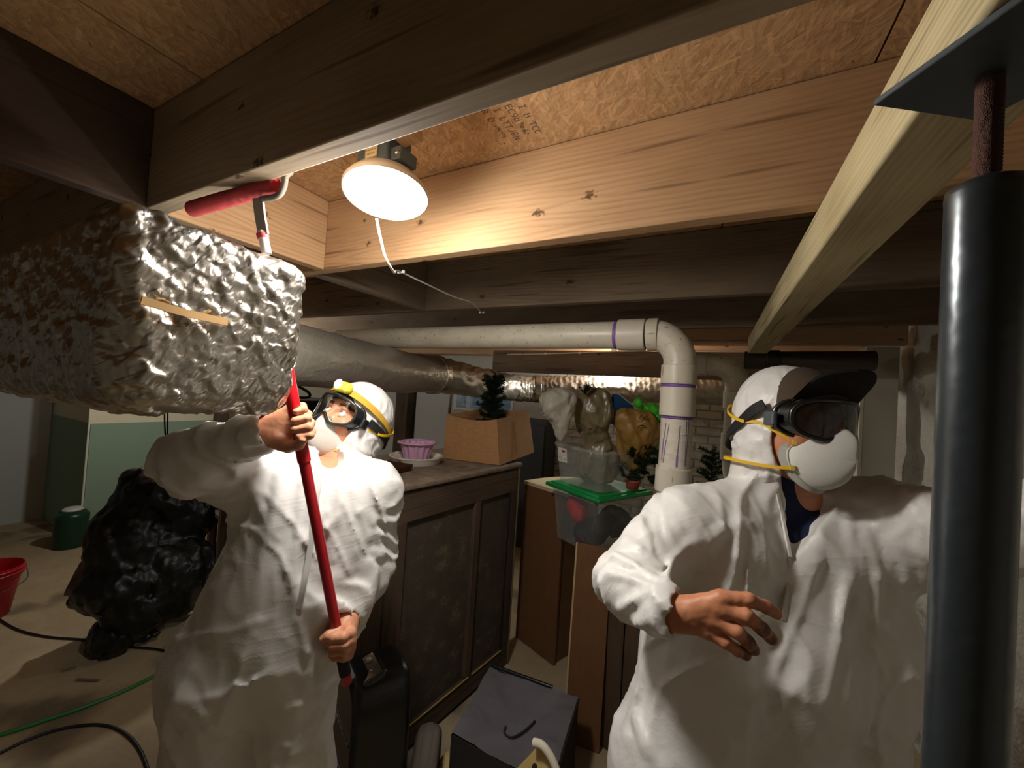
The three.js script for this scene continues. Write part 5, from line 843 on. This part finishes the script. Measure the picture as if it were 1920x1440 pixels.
// ---- the left person: leaning back, looking up along the red pole
{
  const F = frame(658, 796, 1.24, [-0.62, 0.38, 0.68], [0.48, 0.82, -0.15], 0.95);
  const neckB = at(628, 895, 1.12), hipL = at(428, 1240, 0.99), hipR = at(555, 1250, 1.02), kneeL = at(398, 1450, 0.98), kneeR = at(545, 1450, 1.01);
  const ankL = kneeL.clone().add(V(0.01, 0, -0.02)).setY(0.1), ankR = kneeR.clone().add(V(0.02, 0, -0.02)).setY(0.1);
  const who = thing('person', 'person in white coverall and lit headlamp, leaning back with a red pole', 'person', ankL.clone().add(ankR).multiplyScalar(0.5).setY(0));
  const shR = at(470, 890, 1.0), elR = at(360, 866, 0.885), wrR = at(492, 806, 0.87), shL = at(700, 925, 1.12), elL = at(694, 1050, 1.09), wrL = at(652, 1158, 0.985);
  const parts = [C3(at(552, 925, 1.05), at(496, 1115, 1.0), 0.112, 0.112), C3(at(496, 1115, 1.0), hipL, 0.112, 0.12), C3(at(655, 945, 1.10), at(598, 1130, 1.04), 0.118, 0.118), C3(at(598, 1130, 1.04), hipR, 0.118, 0.12), C3(at(590, 960, 1.07), at(540, 1180, 1.01), 0.13, 0.13),
    C3(at(610, 885, 1.1), at(505, 872, 1.03), 0.055, 0.06), C3(at(645, 890, 1.13), at(690, 912, 1.13), 0.06, 0.068),
    C3(shR, elR, 0.084, 0.066), C3(elR, wrR, 0.064, 0.042, 0.03), C3(shL, elL, 0.07, 0.06), C3(elL, wrL, 0.06, 0.04, 0.03)];
  const legs = [C3(hipL, kneeL, 0.116, 0.1, 0.06), C3(kneeL, ankL, 0.1, 0.075, 0.03)], legs2 = [C3(hipR, kneeR, 0.11, 0.092, 0.02), C3(kneeR, ankR, 0.092, 0.075, 0.02)];
  const collar = [C3(at(642, 892, 1.14), F.L(0, -0.13, -0.03), 0.07, 0.082)];
  const all = [...parts, ...collar, ...legs, ...legs2];
  const s = suit(all, {
    phase: 1.7, arms: [[shR, elR], [elR, wrR], [shL, elL], [elL, wrL]],
    cut: (hitX) => [[cap(hitX(624, 860), hitX(603, 888), 0.03, 0.005)], [cap(hitX(624, 858), F.L(0, -0.12, 0.07), 0.028, 0.045)], [cap(at(500, 803, 0.868), at(545, 800, 0.86), 0.032, 0.06)], [cap(at(650, 1163, 0.975), at(634, 1200, 0.92), 0.031, 0.06)]],
    ridges: [[[[470, 905], [490, 960], [520, 1010]], 0.008, 0.003], [[[520, 890], [515, 950], [500, 1010]], 0.007, 0.003], [[[640, 905], [672, 960], [690, 1010]], 0.009, 0.004], [[[660, 920], [700, 980], [715, 1030]], 0.007, 0.003], [[[566, 900], [560, 1000], [548, 1100]], 0.005, 0.004], [[[600, 890], [612, 960], [625, 1050]], 0.005, 0.003],
      [[[560, 1160], [575, 1220], [585, 1290]], 0.008, 0.003], [[[395, 1215], [440, 1200], [480, 1190]], 0.005, 0.002], [[[345, 1290], [380, 1330], [420, 1375]], 0.012, 0.006, 0.02], [[[560, 1320], [600, 1300], [630, 1275]], 0.01, 0.005], [[[540, 1395], [580, 1360], [600, 1330]], 0.009, 0.004], [[[545, 1410], [590, 1400], [610, 1380]], 0.007, 0.003], [[[350, 1370], [400, 1360], [430, 1372]], 0.012, 0.006], [[[410, 830], [430, 850], [440, 880]], 0.006, 0.003], [[[460, 800], [455, 830], [462, 850]], 0.007, 0.004]],
  });
  wpart('coverall', s.geo, M.tyvek, who, 'white disposable coverall');
  // zipper tape from the open collar downwards
  { const z = [[604, 886], [598, 930], [590, 990], [580, 1060], [565, 1140]].map(([x, y]) => hit(s.base, x, y)); wpart('zipper', ribbon(z.map((p) => p.add(V(0.004, 0.004, 0.008))), z.map(() => CZ), 0.012, 0.004, 50), std({ color: 0xd9d8d4, roughness: 0.6 }), who); }
  // right hand: palm behind the pole, fingers curling over its front, thumb below
  const K = 0.885, palmR = [[at(486, 804, 0.872), at(545, 768, K), 0.021, 0.0125], [at(486, 806, 0.872), at(549, 783, K), 0.021, 0.0125], [at(486, 808, 0.872), at(550, 798, K), 0.021, 0.0125], [at(488, 812, 0.872), at(548, 812, K), 0.021, 0.0125], [at(478, 809, 0.872), at(446, 822, 0.873), 0.026, 0.024], [at(495, 815, 0.865), at(535, 832, 0.868), 0.018, 0.015]];
  const fR = [
    { pts: [at(546, 766, K), at(566, 762, 0.868), at(569, 768, 0.846), at(556, 772, 0.836)], r0: 0.0098, r1: 0.0078 }, { pts: [at(549, 782, K), at(575, 777, 0.868), at(575, 785, 0.842), at(553, 789, 0.831)], r0: 0.0108, r1: 0.0086 },
    { pts: [at(550, 797, K), at(581, 793, 0.866), at(578, 801, 0.84), at(553, 805, 0.83)], r0: 0.0112, r1: 0.0088 }, { pts: [at(549, 810, K), at(582, 810, 0.866), at(580, 816, 0.84), at(561, 818, 0.832)], r0: 0.0108, r1: 0.0085 },
    { pts: [at(515, 828, 0.868), at(542, 838, 0.858), at(560, 834, 0.842), at(567, 825, 0.832)], r0: 0.0145, r1: 0.0095 }];
  // left hand: thumb up front, fingers round the pole
  const palmL = [[at(650, 1170, 0.962), at(655, 1190, 0.932), 0.021, 0.014], [at(650, 1170, 0.962), at(656, 1203, 0.934), 0.021, 0.014], [at(650, 1170, 0.962), at(655, 1216, 0.938), 0.021, 0.013], [at(650, 1172, 0.964), at(652, 1228, 0.942), 0.02, 0.012], [at(651, 1165, 0.965), at(654, 1150, 1.0), 0.025, 0.027]];
  const fL = [
    { pts: [at(656, 1188, 0.932), at(645, 1194, 0.902), at(622, 1196, 0.905), at(613, 1192, 0.93)], r0: 0.0108, r1: 0.0085 }, { pts: [at(657, 1202, 0.934), at(646, 1208, 0.902), at(623, 1209, 0.906), at(615, 1204, 0.932)], r0: 0.011, r1: 0.0086 },
    { pts: [at(656, 1215, 0.938), at(646, 1221, 0.906), at(625, 1222, 0.91), at(617, 1217, 0.934)], r0: 0.0106, r1: 0.0084 }, { pts: [at(653, 1227, 0.942), at(645, 1233, 0.914), at(628, 1233, 0.916), at(622, 1228, 0.938)], r0: 0.0095, r1: 0.0076 },
    { pts: [at(648, 1176, 0.95), at(634, 1184, 0.918), at(617, 1191, 0.905), at(607, 1197, 0.907)], r0: 0.014, r1: 0.0095, nail: CZ }];
  const neck = nets(blend([cap(at(622, 905, 1.13), F.L(0, -0.05, -0.02), 0.06, 0.062), cap(at(600, 930, 1.1), at(655, 935, 1.14), 0.07)], 0.03), at(635, 860, 1.18).addScalar(-0.25), at(635, 860, 1.18).addScalar(0.25), 0.006);
  const skin1 = M.skin.clone(); skin1.color.set(0xfff2ea);
  wpart('body', bodyMesh([headMesh(F), neck, handMesh(palmR, fR), handMesh(palmL, fL), skinCore(all.filter((p) => !collar.includes(p)), 0.022)]), skin1, who);
  eyes(F, who, [-0.1, 0.55, 0.8]);
  hood(F, who, [[[0, -0.025, 0.13], [0.09, 0.118, 0.12]], [[0, -0.14, 0.075], [0.065, 0.09, 0.08]]], 0.4);
  goggles(F, who, phys({ color: 0xffffff, transmission: 1, thickness: 0, roughness: 0.03, ior: 1.5 }), phys({ color: 0x191c1b, roughness: 0.3, clearcoat: 0.4 }), std({ color: 0x121214, roughness: 0.7 }), phys({ color: 0x1b1d1d, roughness: 0.4 }), -0.03);
  respirator(scaled(F, 0.96, 0.98, 0.94, -0.009), who, F);
  // headlamp
  const lamp = wpart('headlamp', merge([new RoundedBoxGeometry(0.062, 0.036, 0.034, 4, 0.014).translate(0.02, 0.088, 0.118)]).applyMatrix4(F.m), phys({ color: 0xe3df4a, roughness: 0.35, clearcoat: 0.4 }), who, 'yellow headlamp');
  wpart('headlamp_mount', new RoundedBoxGeometry(0.05, 0.028, 0.03, 3, 0.008).translate(0.016, 0.078, 0.098).applyMatrix4(F.m), M.rubber, lamp);
  wpart('led_lens', lathe([[0, 0.005], [0.011, 0.004], [0.0155, 0], [0, 0]], 32).rotateX(Math.PI / 2).translate(0.01, 0.091, 0.1355).applyMatrix4(F.m), std({ color: 0xffffff, emissive: new THREE.Color(0.95, 1, 0.9), emissiveIntensity: 8 }), lamp);
  { const P = [], O = []; for (let i = 0; i <= 32; i++) { const a = i / 32 * 6.28318, t = (Math.cos(a) + 1) / 2; P.push(V(0.107 * Math.sin(a), lerp(0.008, 0.084, t), -0.02 + 0.131 * Math.cos(a)).applyMatrix4(F.m)); O.push(V(Math.sin(a), 0.35, Math.cos(a)).transformDirection(F.m)); } wpart('headband', ribbon(P, O, 0.021, 0.003, 120), std({ color: 0xc49a2e, roughness: 0.8 }), lamp, 'mustard yellow headband'); }
  { const L = new THREE.SpotLight(new THREE.Color(0.93, 1, 0.9), 0.5, 0, 0.75, 0.6, 2), a = F.L(0.01, 0.091, 0.147), b = F.L(0.01, 0.12, 1.0); L.position.copy(a).sub(who.position); L.target.position.copy(b).sub(who.position); L.castShadow = true; L.shadow.radius = 0.6; who.add(L, L.target); }
  for (const [a, d] of [[ankL, V(0.3, 0, 0.8)], [ankR, V(0.5, 0, 0.7)]]) shoe(a, d, who, 0x2a2624);
  // the pole
  const pA = at(640, 1225, 0.932), pB = at(558, 800, 0.853), ax = pB.clone().sub(pA).normalize(), P = (t) => pA.clone().addScaledVector(ax, t), top = 0.70;
  const pole = thing('red_pole', 'long red pole held in both hands by the left person, its tip behind the foil', 'pole', P(-0.06));
  const red = phys({ color: 0xb01420, roughness: 0.38, clearcoat: 0.3 });
  wpart('shaft', rod(P(-0.01), P(0.49), 0.0118, 0.0118, 32), red, pole); wpart('upper_sleeve', rod(P(0.485), P(top), 0.0138, 0.0138, 32), phys({ color: 0xc8141f, roughness: 0.35, clearcoat: 0.3 }), pole);
  wpart('sleeve_mark', rod(P(0.575), P(0.585), 0.0141, 0.0141, 32, false), std({ color: 0xe8d8cf, roughness: 0.5 }), pole, 'small white mark');
  wpart('ferrule', rod(P(-0.055), P(-0.01), 0.0135, 0.0135, 28), M.rubber, pole, 'black ferrule'); wpart('end_cap', rod(P(-0.082), P(-0.055), 0.011, 0.0125, 28), red, pole);
}
// ---- the right person: hood over a cap, goggles and respirator, turned to the right
{
  const F = frame(1476, 800, 0.975, [0.76, -0.02, 0.64], [0.17, 0.98, 0.05], 1.06);
  const hipL = at(1262, 1440, 0.90), hipR = at(1560, 1440, 0.97), floorL = hipL.clone().setY(0.1).add(V(-0.02, 0, 0)), floorR = hipR.clone().setY(0.1), knL = hipL.clone().lerp(floorL, 0.45).add(V(0, 0, 0.03)), knR = hipR.clone().lerp(floorR, 0.45).add(V(0, 0, 0.03));
  const who = thing('person', 'person in white coverall with black cap brim and dark goggles, beside the steel post', 'person', floorL.clone().add(floorR).multiplyScalar(0.5).setY(0));
  const shR = at(1272, 985, 0.94), elR = at(1182, 1088, 0.845), wrR = at(1250, 1143, 0.71), shL = at(1652, 968, 0.93), elL = at(1850, 1000, 0.745), wrL = at(2010, 940, 0.65);
  const parts = [C3(at(1345, 1030, 0.97), at(1322, 1215, 0.93), 0.125, 0.13), C3(at(1322, 1215, 0.93), hipL, 0.13, 0.128), C3(at(1560, 1030, 0.965), at(1598, 1200, 0.97), 0.12, 0.128), C3(at(1598, 1200, 0.97), hipR, 0.128, 0.126), C3(at(1460, 1040, 1.01), at(1455, 1230, 0.95), 0.14, 0.16), C3(at(1455, 1230, 0.95), at(1420, 1420, 0.94), 0.16, 0.14),
    C3(at(1425, 935, 1.02), at(1290, 975, 0.96), 0.06, 0.07), C3(at(1560, 945, 1.0), at(1680, 955, 0.955), 0.062, 0.07), C3(shR, elR, 0.076, 0.066), C3(elR, wrR, 0.064, 0.043, 0.03), C3(shL, elL, 0.08, 0.066), C3(elL, wrL, 0.062, 0.042, 0.03), C3(at(1640, 1050, 0.945), at(1745, 1030, 0.86), 0.084, 0.072)];
  const legs = [C3(hipL, knL, 0.125, 0.1, 0.05), C3(knL, floorL, 0.1, 0.08, 0.03), C3(hipR, knR, 0.125, 0.1, 0.03), C3(knR, floorR, 0.1, 0.08, 0.03)], collar = [C3(at(1455, 925, 1.02), F.L(0, -0.1, -0.04), 0.075, 0.085)], all = [...parts, ...collar, ...legs];
  const s = suit(all, {
    phase: 5.2, amp: 0.0118, arms: [[shR, elR], [elR, wrR], [shL, elL], [elL, wrL]],
    cut: (hitX) => [[cap(hitX(1510, 935), hitX(1497, 985), 0.044, 0.03)], [cap(hitX(1497, 985), hitX(1481, 1046), 0.03, 0.004)], [cap(hitX(1510, 930), F.L(0, -0.12, 0.06), 0.045, 0.055)], [cap(hitX(1530, 940), hitX(1500, 985), 0.035, 0.02)], [cap(at(1261, 1148, 0.7), at(1310, 1163, 0.675), 0.033, 0.06)]],
    ridges: [[[[1560, 955], [1530, 1050], [1495, 1150], [1440, 1290]], 0.012, 0.005], [[[1592, 985], [1590, 1080], [1570, 1200], [1545, 1310]], 0.012, 0.005], [[[1535, 1000], [1500, 1080], [1472, 1160]], 0.009, 0.004], [[[1620, 990], [1645, 1080], [1640, 1190]], 0.011, 0.005], [[[1660, 960], [1690, 1020], [1700, 1090]], 0.01, 0.004], [[[1720, 930], [1730, 980], [1735, 1040]], 0.009, 0.005], [[[1700, 915], [1700, 960]], 0.008, 0.004], [[[1290, 960], [1310, 985], [1330, 1000]], 0.006, 0.003], [[[1300, 1020], [1340, 1000], [1400, 985]], 0.009, 0.004, 0.02],
      [[[1250, 1090], [1260, 1050], [1300, 1010]], 0.008, 0.004], [[[1210, 960], [1215, 1000], [1222, 1035]], 0.006, 0.003], [[[1150, 1040], [1190, 1060], [1235, 1085]], 0.008, 0.004], [[[1140, 1075], [1185, 1085], [1225, 1100]], 0.007, 0.003], [[[1170, 1010], [1200, 1030], [1240, 1062]], 0.006, 0.003], [[[1165, 1140], [1190, 1125], [1215, 1110]], 0.008, 0.004], [[[1415, 1000], [1403, 1060], [1402, 1110]], 0.0035, 0.003, 0.004], [[[1195, 1350], [1215, 1400], [1240, 1438]], 0.012, 0.006, 0.02], [[[1205, 1240], [1195, 1300], [1170, 1360]], 0.008, 0.004], [[[1440, 1340], [1400, 1380], [1390, 1435]], 0.006, 0.004]],
  });
  wpart('coverall', s.geo, M.tyvek, who, 'white disposable coverall');
  { const z = [[1456, 925], [1464, 960], [1472, 1000], [1480, 1044]].map(([x, y]) => hit(s.base, x, y)); wpart('zipper', ribbon(z.map((p) => p.add(V(0, 0.002, 0.008))), z.map(() => CZ), 0.006, 0.006, 40), std({ color: 0xe9e7e1, roughness: 0.6 }), who); const z2 = [[1480, 1046], [1476, 1100], [1468, 1160]].map(([x, y]) => hit(s.base, x, y)); wpart('zipper', ribbon(z2.map((p) => p.add(V(0, 0, 0.007))), z2.map(() => CZ), 0.009, 0.004, 30), std({ color: 0xcac5bc, roughness: 0.6 }), who); }
  // navy shirt in the open collar
  { const c = hit(s.base, 1495, 985), lo = c.clone().addScalar(-0.17), hi = c.clone().addScalar(0.17), ball = ell(c, [0.15, 0.15, 0.15]); wpart('shirt', nets((x, y, z) => smax(s.base(x, y, z) + 0.017, ball(x, y, z), 0.01), lo, hi, 0.007), std({ color: 0x101b3e, roughness: 0.9, bumpMap: T.fibre, bumpScale: 0.001 }), who, 'navy blue shirt'); }
  const d = 0.665, pR = [[at(1262, 1148, 0.70), at(1352, 1122, d), 0.024, 0.0125], [at(1264, 1150, 0.70), at(1352, 1142, d - 0.004), 0.024, 0.013], [at(1266, 1152, 0.70), at(1340, 1164, d - 0.002), 0.024, 0.0125], [at(1268, 1154, 0.70), at(1324, 1182, d + 0.004), 0.024, 0.012], [at(1262, 1148, 0.70), at(1225, 1130, 0.745), 0.027, 0.03], [at(1275, 1150, 0.71), at(1330, 1150, 0.70), 0.02, 0.015]];
  const up = CZ.clone().multiplyScalar(0.6).addScaledVector(CY, 0.8).normalize();
  const fR = [
    { pts: [at(1352, 1122, d), at(1404, 1124, d - 0.014), at(1436, 1138, d - 0.012), at(1455, 1150, d - 0.004)], r0: 0.0122, r1: 0.0092, nail: up }, { pts: [at(1352, 1142, d - 0.004), at(1400, 1155, d - 0.024), at(1430, 1180, d - 0.02), at(1446, 1197, d - 0.008)], r0: 0.0126, r1: 0.0098, nail: up },
    { pts: [at(1340, 1164, d - 0.002), at(1382, 1184, d - 0.024), at(1404, 1205, d - 0.018), at(1413, 1218, d - 0.006)], r0: 0.0122, r1: 0.0094, nail: up }, { pts: [at(1324, 1182, d + 0.004), at(1360, 1204, d - 0.014), at(1382, 1219, d - 0.01), at(1398, 1228, d)], r0: 0.0108, r1: 0.0084, nail: up },
    { pts: [at(1290, 1140, 0.72), at(1335, 1140, 0.735), at(1372, 1150, 0.725), at(1396, 1162, 0.71)], r0: 0.0155, r1: 0.0105 }];
  const dirtP = [at(1408, 1212, d - 0.012), at(1392, 1226, d - 0.006), at(1425, 1175, d - 0.02), at(1440, 1194, d - 0.012), at(1400, 1195, d - 0.02)];
  const dirt = (x, y, z, o) => { let m = 0; for (const q of dirtP) m = Math.max(m, 1 - sstep(Math.hypot(x - q.x, y - q.y, z - q.z) + 0.009 * noise(x * 160, y * 160, z * 160), 0.008, 0.026)); m *= 0.8 + 0.5 * Math.abs(noise(x * 220, y * 220, z * 220)); m = Math.min(1, m); o[0] *= lerp(1, 0.16, m); o[1] *= lerp(1, 0.14, m); o[2] *= lerp(1, 0.11, m); };
  // the far hand, pressed to the stone wall beyond the frame
  const w = wrL, q = (x, y, z) => w.clone().add(V(x, y, z)), pL = [[w, q(0.04, 0.05, -0.03), 0.024, 0.013], [w, q(0.04, 0.05, -0.01), 0.024, 0.013], [w, q(0.04, 0.045, 0.01), 0.024, 0.013], [w, q(0.04, 0.035, 0.03), 0.024, 0.012], [w, w.clone().lerp(elL, 0.2), 0.026, 0.03]];
  const fL = [-0.03, -0.01, 0.01, 0.03].map((z, i) => ({ pts: [q(0.04, 0.048, z), q(0.05, 0.085 - 0.004 * i, z * 1.15), q(0.055, 0.112 - 0.006 * i, z * 1.2), q(0.055, 0.13 - 0.008 * i, z * 1.2)], r0: 0.011, r1: 0.0085 })); fL.push({ pts: [q(0.01, 0.01, -0.03), q(0.035, 0.025, -0.06), q(0.045, 0.045, -0.075), q(0.05, 0.06, -0.08)], r0: 0.013, r1: 0.0095 });
  const neck = nets(blend([cap(at(1500, 965, 1.03), F.L(0, -0.03, -0.02), 0.066, 0.066), cap(at(1480, 985, 1.04), at(1540, 985, 1.05), 0.07)], 0.03), at(1500, 920, 1.0).addScalar(-0.24), at(1500, 920, 1.0).addScalar(0.24), 0.006);
  const skin2 = M.skin.clone(); skin2.color.set(0xf0d8c6);
  wpart('body', bodyMesh([headMesh(F), neck, handMesh(pR, fR, dirt), handMesh(pL, fL), skinCore(all.filter((p) => !collar.includes(p)), 0.024)]), skin2, who);
  eyes(F, who, [0.1, 0.1, 0.95]);
  hood(scaled(F, 0.92, 0.94, 0.88), who, [[[0, -0.025, 0.14], [0.118, 0.142, 0.15]], [[0, -0.14, 0.085], [0.065, 0.1, 0.09]]], 2.4);
  const HF = scaled(F, 0.93, 0.95, 0.9); goggles(scaled(F, 1.05, 0.94, 1.04, 0.004), who, phys({ color: 0x2a1a14, transmission: 0.35, thickness: 0, roughness: 0.08, clearcoat: 1, clearcoatRoughness: 0.05 }), phys({ color: 0x101010, roughness: 0.35, clearcoat: 0.4 }), std({ color: 0x161417, roughness: 0.75 }), std({ color: 0x50565c, roughness: 0.5 }), -0.078, HF);
  respirator(scaled(F, 1.0, 1.06, 1.12, 0.002), who, HF);
  const capM = std({ color: 0x131112, roughness: 0.9, bumpMap: T.fibre, bumpScale: 0.001 });
  const crown = wpart('cap', nets((x, y, z) => smax(ell(V(0, 0.045, 0.012), [0.088, 0.098, 0.106])(x, y, z), 0.035 - z + 0.1 * (0.08 - y), 0.004), V(-0.11, -0.02, 0), V(0.11, 0.17, 0.15), 0.005).applyMatrix4(F.m), std({ color: 0x4a3d2e, roughness: 0.9 }), who, 'brown cap front');
  const brimF = (o) => grid(40, 16, (u, v) => { const a = u * 2 - 1, x = 0.088 * Math.sin(a * 1.35) / Math.sin(1.35) * (1 - 0.1 * v * a * a), front = 0.012 + 0.042 * Math.sqrt(Math.max(0, 1 - 0.72 * a * a)); return V(x, 0.072 + 0.05 * v - 0.03 * a * a + o, 0.108 - 9 * x * x * 0.55 + front * v); });
  const b1 = brimF(0.003), b2 = brimF(-0.003), edge = grid(40, 1, (u, v) => { const i = Math.round(u * 40) + 16 * 41, p = (v ? b2 : b1).attributes.position; return V(p.getX(i), p.getY(i), p.getZ(i)); });
  wpart('brim', merge([b1, b2, edge]).applyMatrix4(F.m), capM, crown, 'black cap brim');
  for (const a of [floorL, floorR]) shoe(a, V(0.1, 0, 1), who, 0x1d1b1a);
}

shade(scene);
renderer.render(scene, camera);
